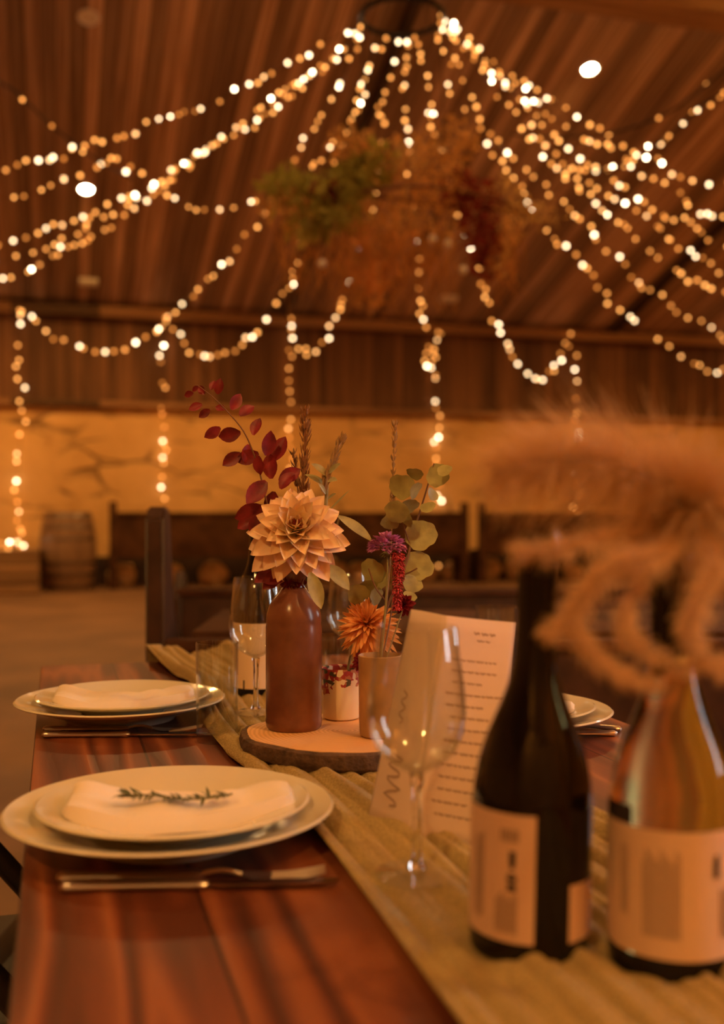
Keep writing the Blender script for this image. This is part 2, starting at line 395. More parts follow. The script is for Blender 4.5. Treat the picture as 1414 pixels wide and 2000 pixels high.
# ------------------------------------------------------------------ ceiling downlights
m_lamp = emis('lamp_glow', (1, .80, .52), 110)
m_lampoff = M('lamp_unlit', (.75, .66, .54), .3)
ROTC = Matrix.Rotation(-SA, 4, 'X')
def downlight(p, lit, label, back=False, k=1.0):
    t = thing('ceiling_downlight', label, 'ceiling light', p, 0, 'round downlights in the boarded ceiling')
    rot = Matrix.Rotation(SA if back else -SA, 4, 'X')
    obj('trim_ring', lathe([(.072, -.004), (.078, -.016), (.100, -.012), (.106, 0.0), (.072, 0.002)], 32, M=rot, closed=True), m_white, t)
    obj('lens', lathe([(0, -.008), (.04, -.008), (.070, -.004), (.070, .0), (0, .0)], 32, M=rot), m_lamp if lit else m_lampoff, t)
    if lit:
        l = bpy.data.lights.new('downlight_beam', 'SPOT'); l.energy = LAMP_W*k; l.color = WARM
        l.spot_size = radians(165); l.spot_blend = .6; l.shadow_soft_size = .09
        o = bpy.data.objects.new('downlight_beam', l); C.objects.link(o); o.parent = t; o.location = (0, 0, -.06)
    return t
def cz(x, y): return ZR-SL*abs(y-YR)
for k, (x, y, z, sgn, lb) in enumerate([(XP-.02, 1.25, 3.1, -1, 'added half-bowl fill light on the side partition between the windows'), (XP-.02, -1.8, 3.1, -1, 'added half-bowl fill light on the side partition near the front wall'), (8.0, YP+.22, 3.0, 0, 'added half-bowl fill light on the return wall')]):
    t = thing('added_uplighter', lb, 'added fill light', (x, y, z), 0, 'added uplighters outside the picture')  # unseen lamps added to brighten the ceiling and give warm fill
    rot = Matrix.Rotation(pi if sgn else pi/2, 4, 'Z')
    bm = lathe([(.02, 0), (.10, .05), (.14, .12), (.145, .12), (.105, .045), (.02, -.006)], 24, closed=True)
    obj('bowl', bm, m_white, t).location = (-.16 if sgn else 0, 0 if sgn else .16, 0)
    obj('bracket', B((-.08 if sgn else 0, 0 if sgn else .08, .02), (.15 if sgn else .04, .04 if sgn else .15, .03)), m_iron, t)
    l = bpy.data.lights.new('added_fill_bulb', 'POINT'); l.energy = UP_W; l.color = WARM; l.shadow_soft_size = .04
    o = bpy.data.objects.new('added_fill_bulb', l); C.objects.link(o); o.parent = t; o.location = (-.16 if sgn else 0, 0 if sgn else .16, .07)
pA = onceil(168, 368); pB = onceil(1152, 133); pC = onceil(173, 33)
downlight(pA-Vector((0,0,.004)), True, 'bright oval downlight at left, level with the lower light strings')
downlight(pB-Vector((0,0,.004)), True, 'bright downlight high on the right half of the ceiling')
downlight(pC-Vector((0,0,.004)), False, 'unlit pale downlight near the upper left corner of the ceiling')
for k, (x, y) in enumerate([(-3.8, pA.y), (9.5, 11.5), (-2.8, 8.6), (1.6, 4.6), (-2.5, 3.0), (1.6, -1.2), (-2.2, -2.0), (7.5, 7.6)]):
    downlight(Vector((x, y, cz(x, y)-.004)), True, 'lit downlight outside the picture, over the near half of the hall' if y < 6 else 'lit downlight outside the picture, on the far ceiling slope', y < YR, {3: .3, 4: .4, 5: .6, 6: .8}.get(k, 1.0))
for px, py, lb in ((173, 547, 'pale flat box on the ceiling at left, above the eaves beam'), (877, 580, 'pale flat box on the ceiling below the hanging flowers')):
    p = onceil(px, py); t = thing('ceiling_sensor', lb, 'sensor', p, 0, 'pale boxes on the ceiling')
    obj('housing', B((0, 0, -.03), (.26, .15, .05), ROTC, .01), m_white, t)
    obj('cover', B((0, -.015, -.062), (.2, .1, .012), ROTC, .004), m_lampoff, t)

# ------------------------------------------------------------------ the long table
TX0, TX1, TY0, TY1, TZ = -.028, .80, -.55, 2.24, .75
t = thing('dining_table', 'long red-brown stained plank table laid for dinner', 'table', ((TX0+TX1)/2, (TY0+TY1)/2, 0))
obj('tabletop', shift(B(((TX0+TX1)/2, (TY0+TY1)/2, TZ-.02), (TX1-TX0, TY1-TY0, .04), bev=.004), t), m_table, t).location = (0, 0, 0)
# boards are counted in the object's own frame
m_table.node_tree.nodes  # (seams set by 'off' below)
for n_ in m_table.node_tree.nodes:
    if n_.type == 'MATH' and n_.operation == 'ADD': n_.inputs[1].default_value = (TX1-TX0)/2+100*.138
for sx in (-1, 1):
    for sy in (-1, 1):
        obj('leg', B((sx*.3, sy*1.2, .355), (.08, .08, .71), bev=.006), m_table, t)
obj('apron', B((0, 0, .67), (.52, 2.32, .08)), m_table, t)

# runner
def runner():
    from mathutils import noise
    bm = bmesh.new(); nu, nv = 150, 170; rows = []
    for j in range(nv+1):
        v = j/nv; y = -.3+v*(TY1+.012+.3-.03); over = 0
        wob = .012*sin(y*3.1)+.008*sin(y*7+1)
        w = .262+.02*sin(y*2.3+.7)
        xl = .222+wob
        if y > 1.9: xl -= .05*((y-1.9)/.34); w += .02
        row = []
        for i in range(nu+1):
            u = i/nu
            x = xl+w*u
            ph = u*56+1.6*noise.noise(Vector((u*3, y*1.5, .3)))*3
            amp = max(.0015, .0052+.0052*noise.noise(Vector((u*5+5, y*1.8, 2))))
            if abs(u-.5) > .36: amp *= 1.5
            ph2 = u*97+5*noise.noise(Vector((u*2, y*2.4, 7)))
            mixk = .5+.5*noise.noise(Vector((u*2.5, y*1.3, 11)))
            z = TZ+.0022+2*amp*(abs(sin(ph*.5))**.8*(1-.6*mixk)+.6*mixk*abs(sin(ph2*.5)))+.003*(1+noise.noise(Vector((u*9, y*5, 1))))*.5
            if y > 2.0: z += .014*((y-2.0)/.22)**1.3*(1+sin(u*11+.6)*.6+.35*sin(u*31+y*9))
            row.append(bm.verts.new((x, y, z)))
        rows.append(row)
    # the end hangs over the table's end
    for k in range(1, 16):
        row = []
        for i in range(nu+1):
            u = i/nu; base = rows[nv][i].co
            a = min(1, k/5)*pi/2
            row.append(bm.verts.new((base.x+.01*sin(u*20+k*.2), base.y+.03*sin(a)+.006*sin(u*26), base.z-.03*(1-cos(a))-max(0, k-5)*.018)))
        rows.append(row)
    for a, b in zip(rows, rows[1:]):
        for i in range(nu): bm.faces.new((a[i], a[i+1], b[i+1], b[i]))
    o = obj('table_runner', bm, M('gauze_green', (.44, .32, .14), .95, spec=.1, bump=.5, bscale=350, var=.22), None)
    s = o.modifiers.new('thickness', 'SOLIDIFY'); s.thickness = .0015; s.offset = 1
    return tag(o, 'crinkled olive green gauze runner down the middle of the table', 'table runner')
runner()

# ------------------------------------------------------------------ plates, napkins, cutlery
def place_setting_plate(prof, name, label, loc, cat='plate', group='white dinner plates'):
    return tag(obj(name, lathe(prof, 72), m_porc), label, cat, group)
charger = [(0, .004), (.07, .004), (.074, 0), (.08, 0), (.084, .006), (.125, .020), (.152, .0285), (.1535, .0300), (.151, .0318), (.123, .0245), (.100, .0165), (.088, .0105), (.075, .009), (0, .009)]
salad = [(0, .003), (.052, .003), (.055, 0), (.060, 0), (.064, .005), (.100, .0165), (.1265, .0245), (.128, .026), (.1255, .0275), (.098, .0205), (.074, .0115), (.062, .008), (0, .0075)]
plates = []
def put_plates(cx, cy, where):
    a = tag(obj('dinner_plate', lathe(charger, 84), m_porc) if not plates else copy_tree(plates[0]), 'large cream dinner plate under a smaller plate, '+where, 'plate', 'large dinner plates')
    b = tag(obj('side_plate', lathe(salad, 84), m_porc) if not plates else copy_tree(plates[1]), 'smaller cream plate stacked on the dinner plate, '+where, 'plate', 'smaller plates on top')
    if not plates: plates.extend([a, b])
    a.location = (cx, cy, TZ+.0005); b.location = (cx+.003, cy+.002, TZ+.0100)
NEAR = CAM+F*1.015+R*((336-707)/FPX*1.02); FAR = CAM+F*1.60+R*((237-707)/FPX*1.60)
RP = Vector((.606, 1.405, 0))
put_plates(NEAR.x, NEAR.y, 'nearest setting on the left'); put_plates(FAR.x, FAR.y, 'far setting on the left'); put_plates(RP.x, RP.y, 'setting beyond the dark bottle')
def napkin(name, label, loc, rz, L, Wd, curve, hump):
    from mathutils import noise
    bm = bmesh.new(); nu, nv = 40, 16; top = []; bot = []
    for i in range(nu+1):
        u = i/nu*2-1; rt, rb = [], []
        env = max(0, 1-abs(u)**5)**.4
        for j in range(nv+1):
            v = j/nv*2-1
            x = u*L/2; y = v*Wd/2*(.55+.45*env)*(1-.25*u)+curve*(u*u)
            prof = max(0, 1-abs(v)**6)**.5*max(0, 1-abs(u)**8)**.5
            z = .003+hump*prof*(.75+.35*noise.noise(Vector((u*2.2, v*1.5, L*9))))+.0018*sin(v*7+u*3)*prof
            rise = .021*max(0, (sqrt(x*x+y*y)-.062)/.066)**1.1
            rt.append(bm.verts.new((x, y, z+rise))); rb.append(bm.verts.new((x, y, .0012+rise)))
        top.append(rt); bot.append(rb)
    for i in range(nu):
        for j in range(nv):
            bm.faces.new((top[i][j], top[i+1][j], top[i+1][j+1], top[i][j+1])); bm.faces.new((bot[i][j], bot[i][j+1], bot[i+1][j+1], bot[i+1][j]))
    for i in range(nu):
        for j in (0, nv): bm.faces.new((top[i][j], top[i+1][j], bot[i+1][j], bot[i][j]))
    for j in range(nv):
        for i in (0, nu): bm.faces.new((top[i][j], top[i][j+1], bot[i][j+1], bot[i][j]))
    o = tag(obj(name, bm, m_linen), label, 'napkin', 'folded napkins'); o.location = loc; o.rotation_euler = (0, 0, rz); return o
napkin('napkin', 'folded cream napkin with a green sprig lying on it', (NEAR.x+.008, NEAR.y-.012, TZ+.0185), -A+radians(7), .212, .088, .012, .023)
napkin('napkin', 'folded cream napkin without a sprig, on the far left plate', (FAR.x+.004, FAR.y-.004, TZ+.0185), -A+radians(10), .205, .09, .014, .020)
napkin('napkin', 'folded cream napkin on the plate beyond the dark bottle', (RP.x, RP.y, TZ+.0185), -A-radians(12), .20, .085, .010, .015)
# rosemary sprig
t = thing('rosemary_sprig', 'small green herb sprig laid on the nearest napkin', 'herb sprig', (NEAR.x+.002, NEAR.y-.032, TZ+.0425), -A+radians(4))
sp = smooth_pts([(-.045, .002, .006), (-.02, .004, .004), (.005, -.002, .002), (.03, .0, .002), (.05, .004, .004)], 20)
obj('stem', tube(sp, .0008, 5), m_stem, t)
bm = bmesh.new()
for k in range(110):
    p = sp[int(len(sp)*min(.99, (k/110)**1.5))]; a = random.choice((-1, 1))*random.uniform(.3, 1.1)
    leaf(bm, p, (-cos(a)*random.uniform(.3, 1), sin(a), random.uniform(-.05, .28)), (0, 0, 1), random.uniform(.008, .017), .0032, random.uniform(-.2, .4), .1, 'oval', 3)
obj('foliage', bm, M('rosemary', (.10, .11, .04), .6), t)
# cutlery
def utensil(kind, label, loc, rz, group):
    t = thing('table_'+kind, label, kind, loc, rz, group)
    bm = bmesh.new()
    pts = [Vector((x, 0, .0042)) for x in (0, .004, .012, .03, .06, .09, .108, .114, .119)]
    tube(pts, [.0025, .0052, .0050, .0040, .0040, .0044, .0048, .0052, .0030], 12, bm)
    for v in bm.verts: v.co.y *= 1.35; v.co.z = .0042+(v.co.z-.0042)*.8
    obj('handle', bm, m_steel, t)
    bm = bmesh.new()
    if kind == 'knife':
        pr = [(.117, -.0035, .003), (.13, -.006, .0045), (.165, -.008, .0045), (.20, -.0075, .004), (.222, -.003, .002), (.226, .004, .0), (.2, .0055, 0), (.16, .0055, 0), (.117, .0035, 0)]
        a = [bm.verts.new((x, y, .0038)) for x, y, _ in pr]; b = [bm.verts.new((x, y, .0055)) for x, y, _ in pr]
        bm.faces.new(a[::-1]); bm.faces.new(b); n = len(pr)
        for i in range(n): bm.faces.new((a[i], a[(i+1) % n], b[(i+1) % n], b[i]))
        obj('blade', bm, m_blade, t, smooth=False)
    else:
        pts = [Vector((.117+.035*k/6, 0, .0042+.0035*sin(k/6*pi))) for k in range(7)]
        tube(pts, .0022, 8, bm)
        rows = []
        for k in range(8):
            u = k/7; x = .150+.028*u; w = .0025+.0085*min(1, u*1.8)**.6
            rows.append([bm.verts.new((x, w*j, .004-.003*sin(u*pi*.6)+.0012*abs(j))) for j in (-1, -.5, 0, .5, 1)])
        for a, b in zip(rows, rows[1:]):
            for j in range(4): bm.faces.new((a[j], a[j+1], b[j+1], b[j]))
        for j in (-.0092, -.0031, .0031, .0092):
            tube([Vector((.177+.045*k/5, j, .0012+.006*(k/5)**2)) for k in range(6)], [.0016]*4+[.0012, .0006], 6, bm)
        obj('tines', bm, m_steel, t)
    return t
kn = T(118, 1742, TZ); fk = T(122, 1722, TZ)
utensil('knife', 'near knife of the pair beside the nearest plate', (kn.x, kn.y, TZ), -A+radians(3.5), 'cutlery beside the nearest plate')
utensil('fork', 'fork lying along the far side of the knife at the nearest plate', (fk.x-.004, fk.y, TZ), -A+radians(3.0), 'cutlery beside the nearest plate')
kn = T(82, 1441, TZ); fk = T(84, 1430, TZ)
utensil('knife', 'knife in front of the far left plate, pointing at the tumbler', (kn.x, kn.y, TZ), -A+radians(2), 'cutlery before the far left plate')
utensil('fork', 'fork in front of the far left plate, behind the knife', (fk.x, fk.y+.004, TZ), -A+radians(1.5), 'cutlery before the far left plate')
kn = T(1205, 1438, TZ)
utensil('knife', 'knife on the table before the plate beyond the dark bottle', (kn.x, kn.y, TZ), pi-A+radians(1), 'cutlery before the plate beyond the dark bottle')
fk = T(1213, 1430, TZ)
utensil('fork', 'fork slanting away between the two bottles on the bare table', (fk.x, fk.y, TZ), pi-A-radians(32), 'cutlery before the plate beyond the dark bottle')

# ------------------------------------------------------------------ glassware
def wineglass(label, loc, H=.21, Rb=.040, tilt=0):
    k = H/.21; b = Rb/.040
    t = thing('wine_glass', label, 'wine glass', loc, 0, 'stemmed wine glasses')
    outer = [(.0, .0), (.030*b, .0), (.0345*b, .0012), (.034*b, .0025), (.02*b, .004), (.008, .007), (.0042, .014), (.0037, .04*k), (.004, .07*k), (.006, .085*k)]
    # foot and stem one piece, bowl the other
    obj('foot', lathe(outer[:6]+[(0, .0065)], 40), m_thin, t)
    obj('stem', lathe([(0, .0068), (.008, .007)]+outer[6:]+[(.0, .087*k)], 40), m_glass, t)
    bo = [(.0, .0865*k), (.008, .0875*k), (.020*b, .094*k), (.032*b, .106*k), (.0385*b, .122*k), (.040*b, .138*k), (.0385*b, .160*k), (.035*b, .185*k), (.0325*b, .209*k), (.0318*b, .21*k), (.0312*b, .209*k),
          (.0337*b, .185*k), (.0372*b, .160*k), (.0387*b, .138*k), (.0372*b, .122*k), (.0307*b, .107*k), (.0187*b, .0958*k), (.007, .0895*k), (0, .0887*k)]
    obj('bowl', lathe(bo, 64), m_thin, t)
    return t
def tumbler(label, loc, r=.028, H=.132):
    t = thing('glass_tumbler', label, 'glass', loc, 0, 'straight glass tumblers')
    obj('wall', lathe([(r*.98, .0135), (r*1.02, H), (r*1.0, H+.0006), (r*.965, H), (r*.93, .0135)], 56, closed=True), m_thin, t)
    obj('base', lathe([(0, 0), (r*.90, 0), (r*.96, .002), (r*.98, .0132), (r*.80, .0118), (0, .011)], 56), m_thin, t)
    return t
def at(px, d, z=TZ):
    p = CAM+F*d+R*((px-707)/FPX*d); return Vector((p.x, p.y, z))
ON = TZ+.012     # on the crinkled runner
tumbler('plain straight tumbler standing at the edge of the far left plate', at(424, 1.442, TZ), .028, .132)
wineglass('stemmed wine glass between the tumbler and the brown stoneware bottle', at(500, 1.575, ON), .200)
wineglass('large blurred wine glass in front of the paper menu', at(814, .872, ON), .2025, .0400)
wineglass('stemmed wine glass behind the orange dahlia', at(686, 1.80, ON), .196, .041)
tumbler('straight tumbler behind the flowery pot', at(660, 1.62, ON), .027, .11)
tumbler('tumbler whose rim shows above the paper menu', at(970, 2.04, TZ), .040, .128)

# ------------------------------------------------------------------ bottles
def arc_patch(bm, r, z0, z1, a0, a1, n=24, top=None):
    cols = []
    for i in range(n+1):
        a = a0+(a1-a0)*i/n
        cols.append((bm.verts.new((r*cos(a), r*sin(a), z0)), bm.verts.new((r*cos(a), r*sin(a), z1))))
    for a, b in zip(cols, cols[1:]): bm.faces.new((a[0], b[0], b[1], a[1]))
    return bm
def bottle_prof(r, H, sh, nb, rn=.0135):
    q = r/.0412
    key = [(.0412, sh-.028), (.0403, sh-.016), (.0372, sh+.002), (.0318, sh+.020), (.0245, sh+.038), (.0186, sh+.055), (.0155, sh+.070), (.0142, sh+.085), (.0137, sh+.10)]
    body = [(v.x, v.y) for v in smooth_pts([(a*q, b, 0) for a, b in key], 32)]
    return [(0, .004), (r*.55, .003), (r*.85, 0), (r*.97, .003), (r, .008)]+body+[(rn, H-.028), (rn, H-.024), (rn*1.12, H-.022), (rn*1.12, H-.008), (rn*1.02, H-.004), (rn*.95, H), (rn*.7, H), (rn*.68, H-.02), (0, H-.02)]
def facing(loc):   # azimuth, in world, from the bottle towards the camera
    v = CAM-Vector(loc); return math.atan2(v.y, v.x)
b1 = at(1032, .742, ON-.006)
t = thing('wine_bottle', 'dark wine bottle with a pale label, left of the two near bottles', 'bottle', b1, 0, 'wine bottles'); t.rotation_euler = (radians(.3), radians(1.4), 0)
r1 = .0412
obj('body', lathe(bottle_prof(r1, .288, .128, .205), 72), m_black_glass, t)
fa = facing(b1)
# seen from the camera, angles grow to the right
lab = obj('label', arc_patch(bmesh.new(), r1+.0004, .018, .102, fa-radians(115), fa+radians(4), 30), m_label, t)
def marks(par, r, items, mat, name='print'):
    bm = bmesh.new()
    for a0, a1, z0, z1 in items: arc_patch(bm, r, z0, z1, fa+radians(a0), fa+radians(a1), 6)
    return obj(name, bm, mat, par)
# text block and pictograms, blurred in the photo
marks(lab, r1+.0008, [(-22, -12.5, .058, .0615), (-21.5, -13, .052, .0565), (-20, -14.5, .0625, .064), (-20, -14, .069, .078), (-19, -15, .0665, .069)], m_ink)
marks(lab, r1+.0008, [(-29+k*3.1, -27+k*3.1, .084, .092) for k in range(6)]+[(-33+k*2.8, -31.6+k*2.8, .024, .024+.022+.006*((k*37) % 5)/5) for k in range(8)]+[(-60+k*3.4, -58.6+k*3.4, .03, .082+.006*((k*13) % 4)/4) for k in range(4)], m_greyink, 'fine_print')
lab2 = obj('label', arc_patch(bmesh.new(), r1+.0004, .018, .056, fa+radians(38), fa+radians(110), 20), m_label, t)
b2 = at(1312, .722, ON-.006)
t2 = thing('wine_bottle', 'amber wine bottle with a wide cream label, right of the two near bottles', 'bottle', b2, 0, 'wine bottles')
m_amberglass, nt, bb = newmat('amber_bottle_glass')
bb.inputs['Base Color'].default_value = (.78, .62, .22, 1); bb.inputs['Transmission Weight'].default_value = 1.0; bb.inputs['Roughness'].default_value = .02; bb.inputs['IOR'].default_value = 1.36
r2 = .0418
pr2 = bottle_prof(r2, .288, .128, .205)
obj('body', lathe(pr2[:32]+[(0, pr2[31][1])], 72), m_amberglass, t2)
obj('neck', lathe([(0, pr2[31][1]+.0002)]+pr2[31:], 48), m_black_glass, t2)
fa = facing(b2)
lab = obj('label', arc_patch(bmesh.new(), r2+.0004, .016, .098, fa-radians(96), fa+radians(96), 48), m_label2, t2)
obj('label_backing', arc_patch(bmesh.new(), r2+.0001, .016, .098, fa-radians(96), fa+radians(96), 48), m_greyink, lab)
marks(lab, r2+.0008, [(-25+k*2.6, -23.9+k*2.6, .030, .078+.010*((k*29) % 5)/5) for k in range(13)]+[(-48+k*3, -46.8+k*3, .04, .085) for k in range(3)]+[(44+k*4, 46+k*4, .03, .06) for k in range(4)], m_greyink, 'fine_print')
marks(lab, r2+.0008, [(37, 43, .068, .080), (38, 42, .079, .083)], m_ink)
obj('tab_sticker', arc_patch(bmesh.new(), r2+.0004, .0985, .1105, fa-radians(78), fa-radians(36), 12), m_ink, t2)
obj('foot_band', lathe([(r2+.0002, .001), (r2+.0004, .015), (r2+.0004, .0155), (r2*.9, .0155), (r2*.9, .0005)], 64), m_black_glass, t2)
# far wine bottle
b3 = at(503, 1.78, ON-.004)
t3 = thing('wine_bottle', 'dark wine bottle behind the brown stoneware bottle and the peach dahlia', 'bottle', b3, 0, 'wine bottles')
obj('body', lathe(bottle_prof(.040, .300, .155, .215), 56), m_black_glass, t3); fa = facing(b3)
lab = obj('label', arc_patch(bmesh.new(), .0404, .012, .118, fa-radians(100), fa+radians(100), 40), M('label_white', (.80, .62, .42), .7), t3)
marks(lab, .0408, [(-100, 100, .012, .026)], m_ink, 'dark_band')
# stoneware bottle
ZS = TZ+.034
v1 = at(574, 1.362, ZS)
t = thing('stoneware_bottle', 'brown glazed stoneware bottle used as a vase on the wood slice', 'vase', v1)
pv = [(0, .004), (.026, .003), (.033, 0), (.0350, .003), (.0362, .010), (.0352, .014), (.0356, .02), (.0357, .110), (.0356, .128), (.0348, .132), (.0352, .136), (.0345, .144), (.0315, .154), (.026, .164), (.0195, .172), (.0150, .178), (.0140, .184), (.0150, .188), (.0172, .192), (.0180, .198), (.0180, .208), (.0170, .212), (.0135, .212), (.0120, .206), (.0110, .18), (.02, .16), (.03, .14), (.03, .02), (0, .015)]
obj('body', lathe(pv[:16], 64), m_ceramic, t); obj('lip', lathe(pv[15:], 48), m_ceramic, t)
# wood slice
ws = at(676, 1.345, TZ+.010)
def slice_mesh(bark):
    from mathutils import noise
    bm = bmesh.new(); n = 96; prof = [(.0, 0), (.96, 0), (1.0, .004), (1.005, .012), (.995, .019), (.97, .0235), (0, .0238)] if not bark else [(.945, -.0005), (1.0, 0), (1.045, .005), (1.05, .013), (1.03, .021), (.975, .0232), (.972, .0225), (.972, .001)]
    rings = []
    for r, z in prof:
        if r == 0: rings.append([bm.verts.new((0, 0, z))]); continue
        g = []
        for k in range(n):
            a = 2*pi*k/n; rr = .122*(1+.055*noise.noise(Vector((cos(a)*1.3, sin(a)*1.3, .4)))+.03*sin(3*a+.4)+.012*sin(9*a))
            if bark: rr *= 1+.02*noise.noise(Vector((cos(a)*14, sin(a)*14, z*90)))
            g.append(bm.verts.new((rr*r*cos(a), rr*r*sin(a), z)))
        rings.append(g)
    prs = list(zip(rings, rings[1:])) + ([(rings[-1], rings[0])] if bark else [])
    for a, b in prs:
        for k in range(n):
            k2 = (k+1) % n
            if len(a) == 1: bm.faces.new((a[0], b[k], b[k2]))
            elif len(b) == 1: bm.faces.new((a[k], a[k2], b[0]))
            else: bm.faces.new((a[k], a[k2], b[k2], b[k]))
    return bm
t = thing('wood_slice', 'round wood slice with bark edge under the vases', 'wood slice', ws, radians(20))
def slicemat():
    m, nt, b = newmat('slice_wood'); L = nt.links.new
    tc = N(nt, 'ShaderNodeTexCoord'); wv = N(nt, 'ShaderNodeTexWave', wave_type='RINGS', rings_direction='Z'); wv.inputs['Scale'].default_value = 55; wv.inputs['Distortion'].default_value = 1.5
    wv.inputs['Detail Scale'].default_value = 1.5
    L(tc.outputs['Object'], wv.inputs['Vector']); rp = N(nt, 'ShaderNodeValToRGB')
    rp.color_ramp.elements[0].color = (.68, .37, .15, 1); rp.color_ramp.elements[1].color = (.84, .49, .22, 1)
    L(wv.outputs[0], rp.inputs[0]); L(rp.outputs[0], b.inputs['Base Color']); b.inputs['Roughness'].default_value = .6
    return m
obj('face', slice_mesh(False), slicemat(), t); obj('bark', slice_mesh(True), m_bark, t)
# flowery pot
v2 = at(667, 1.425, ZS)
t = thing('flowery_pot', 'small cream pot with a flower pattern, on the wood slice', 'pot', v2)
def potmat():
    m, nt, b = newmat('flower_print'); L = nt.links.new
    tc = N(nt, 'ShaderNodeTexCoord'); sp = N(nt, 'ShaderNodeSeparateXYZ'); L(tc.outputs['Object'], sp.inputs[0])
    vo = N(nt, 'ShaderNodeTexVoronoi'); vo.inputs['Scale'].default_value = 170; L(tc.outputs['Object'], vo.inputs['Vector'])
    rp = N(nt, 'ShaderNodeValToRGB'); rp.color_ramp.interpolation = 'CONSTANT'; e = rp.color_ramp.elements
    e[0].color = (.42, .06, .05, 1); e[1].position = .3; e[1].color = (.10, .09, .05, 1)
    for p_, c_ in ((.5, (.5, .2, .1, 1)), (.68, (.8, .7, .5, 1)), (.85, (.35, .05, .06, 1))): x = e.new(p_); x.color = c_
    sx = N(nt, 'ShaderNodeSeparateColor'); L(vo.outputs['Color'], sx.inputs[0]); L(sx.outputs[0], rp.inputs[0])
    nz = N(nt, 'ShaderNodeTexNoise'); nz.inputs['Scale'].default_value = 70; L(tc.outputs['Object'], nz.inputs['Vector'])
    g = N(nt, 'ShaderNodeMapRange'); g.inputs[1].default_value = .026; g.inputs[2].default_value = .060; g.inputs[3].default_value = -.25; g.inputs[4].default_value = .22; L(sp.outputs['Z'], g.inputs[0])
    ad = N(nt, 'ShaderNodeMath', operation='ADD'); L(g.outputs[0], ad.inputs[0]); L(nz.outputs[0], ad.inputs[1])
    gt = N(nt, 'ShaderNodeMath', operation='GREATER_THAN', i_1=.52); L(ad.outputs[0], gt.inputs[0])
    mx = N(nt, 'ShaderNodeMix', data_type='RGBA'); L(gt.outputs[0], mx.inputs[0]); mx.inputs[6].default_value = (.82, .68, .45, 1); L(rp.outputs[0], mx.inputs[7])
    L(mx.outputs[2], b.inputs['Base Color']); b.inputs['Roughness'].default_value = .25; return m
obj('body', lathe([(0, .003), (.018, .003), (.021, 0), (.024, .002), (.0262, .012), (.0270, .03), (.0270, .060), (.0278, .066), (.0275, .0675), (.0255, .066), (.0248, .055), (.024, .012), (0, .010)], 48), potmat(), t)
# tan pot
v3 = at(742, 1.312, ZS)
t = thing('tan_pot', 'plain tan stoneware beaker half hidden by the large wine glass', 'pot', v3)
obj('body', lathe([(0, .003), (.020, .003), (.022, 0), (.0245, .002), (.0255, .02), (.0262, .092), (.0266, .098), (.0255, .099), (.0242, .095), (.0232, .02), (0, .012)], 48), m_tan, t)

# ------------------------------------------------------------------ the folded menu
def menu():
    o = thing('menu_card', 'folded paper menu standing behind the large wine glass', 'menu', T(800, 1645, TZ+.006))
    BL, BM, BR = T(718, 1602, TZ+.007), T(800, 1640, TZ+.007), T(962, 1672, TZ+.007)
    TL, TM, TR = P(803, 1190, 1.12), P(868, 1202, 1.07), P(1007, 1216, 1.10)
    def panel(a, b, c, d, bulge):
        bm = bmesh.new(); n = 14; rows = []
        nrm = (b-a).cross(d-a).normalized()
        for i in range(n+1):
            u = i/n; row = []
            for j in range(n+1):
                v = j/n; p = a.lerp(b, u).lerp(d.lerp(c, u), v)+nrm*(bulge*sin(pi*u)*(.5+sin(pi*v)))
                row.append(bm.verts.new(p))
            rows.append(row)
        for x, y in zip(rows, rows[1:]):
            for j in range(n): bm.faces.new((x[j], y[j], y[j+1], x[j+1]))
        return bm, nrm
    for nm, (a, b, c, d), bl in (('front_page', (BL, BM, TM, TL), .004), ('inside_page', (BM, BR, TR, TM), -.003)):
        bm, nrm = panel(a, b, c, d, bl)
        pg = obj(nm, shift(bm, o), m_card, o); s = pg.modifiers.new('thickness', 'SOLIDIFY'); s.thickness = .0006; s.offset = 0
        ink = bmesh.new(); side = 1 if nrm.dot(CAM-a) > 0 else -1
        def q(u, v):
            return a.lerp(b, u).lerp(d.lerp(c, u), v)+nrm*(bl*sin(pi*u)*(.5+sin(pi*v)))+nrm*(side*.0008)
        def stroke(pts, w):
            vs = []
            for i, (u, v) in enumerate(pts):
                p = q(u, v); g = q(pts[min(i+1, len(pts)-1)][0], pts[min(i+1, len(pts)-1)][1])-q(pts[max(i-1, 0)][0], pts[max(i-1, 0)][1])
                s_ = g.cross(nrm).normalized()*w; vs.append((ink.verts.new(p+s_), ink.verts.new(p-s_)))
            for x, y in zip(vs, vs[1:]): ink.faces.new((x[0], y[0], y[1], x[1]))
        if nm == 'front_page':      # large upright script, unreadable
            stroke([(.50+.16*sin(k*.9)+.03*sin(k*2.3), .10+.009*k) for k in range(26)], .0011)
            obj('lettering', shift(ink, o), m_cardink, pg); ink = bmesh.new()
            stroke([(.45+.07*sin(k*1.1), .46+.010*k) for k in range(16)], .0008)

        else:
            rr = random.Random(3)
            for v, u0, u1, w in [(.93, .42, .70, .0014), (.895, .48, .62, .0009)]+[(.80-.052*k, .16+.1*rr.random(), .6+.3*rr.random(), .0008) for k in range(14)]:
                uu = u0
                while uu < u1:
                    ln = rr.uniform(.03, .11); k = max(3, int(ln*60)); stroke([(uu+ln*i/k, v-.01*(uu-u0)+.0035*sin(i*2.4)) for i in range(k+1)], w); uu += ln+.018
        obj('lettering', shift(ink, o), m_cardink, pg)
menu()

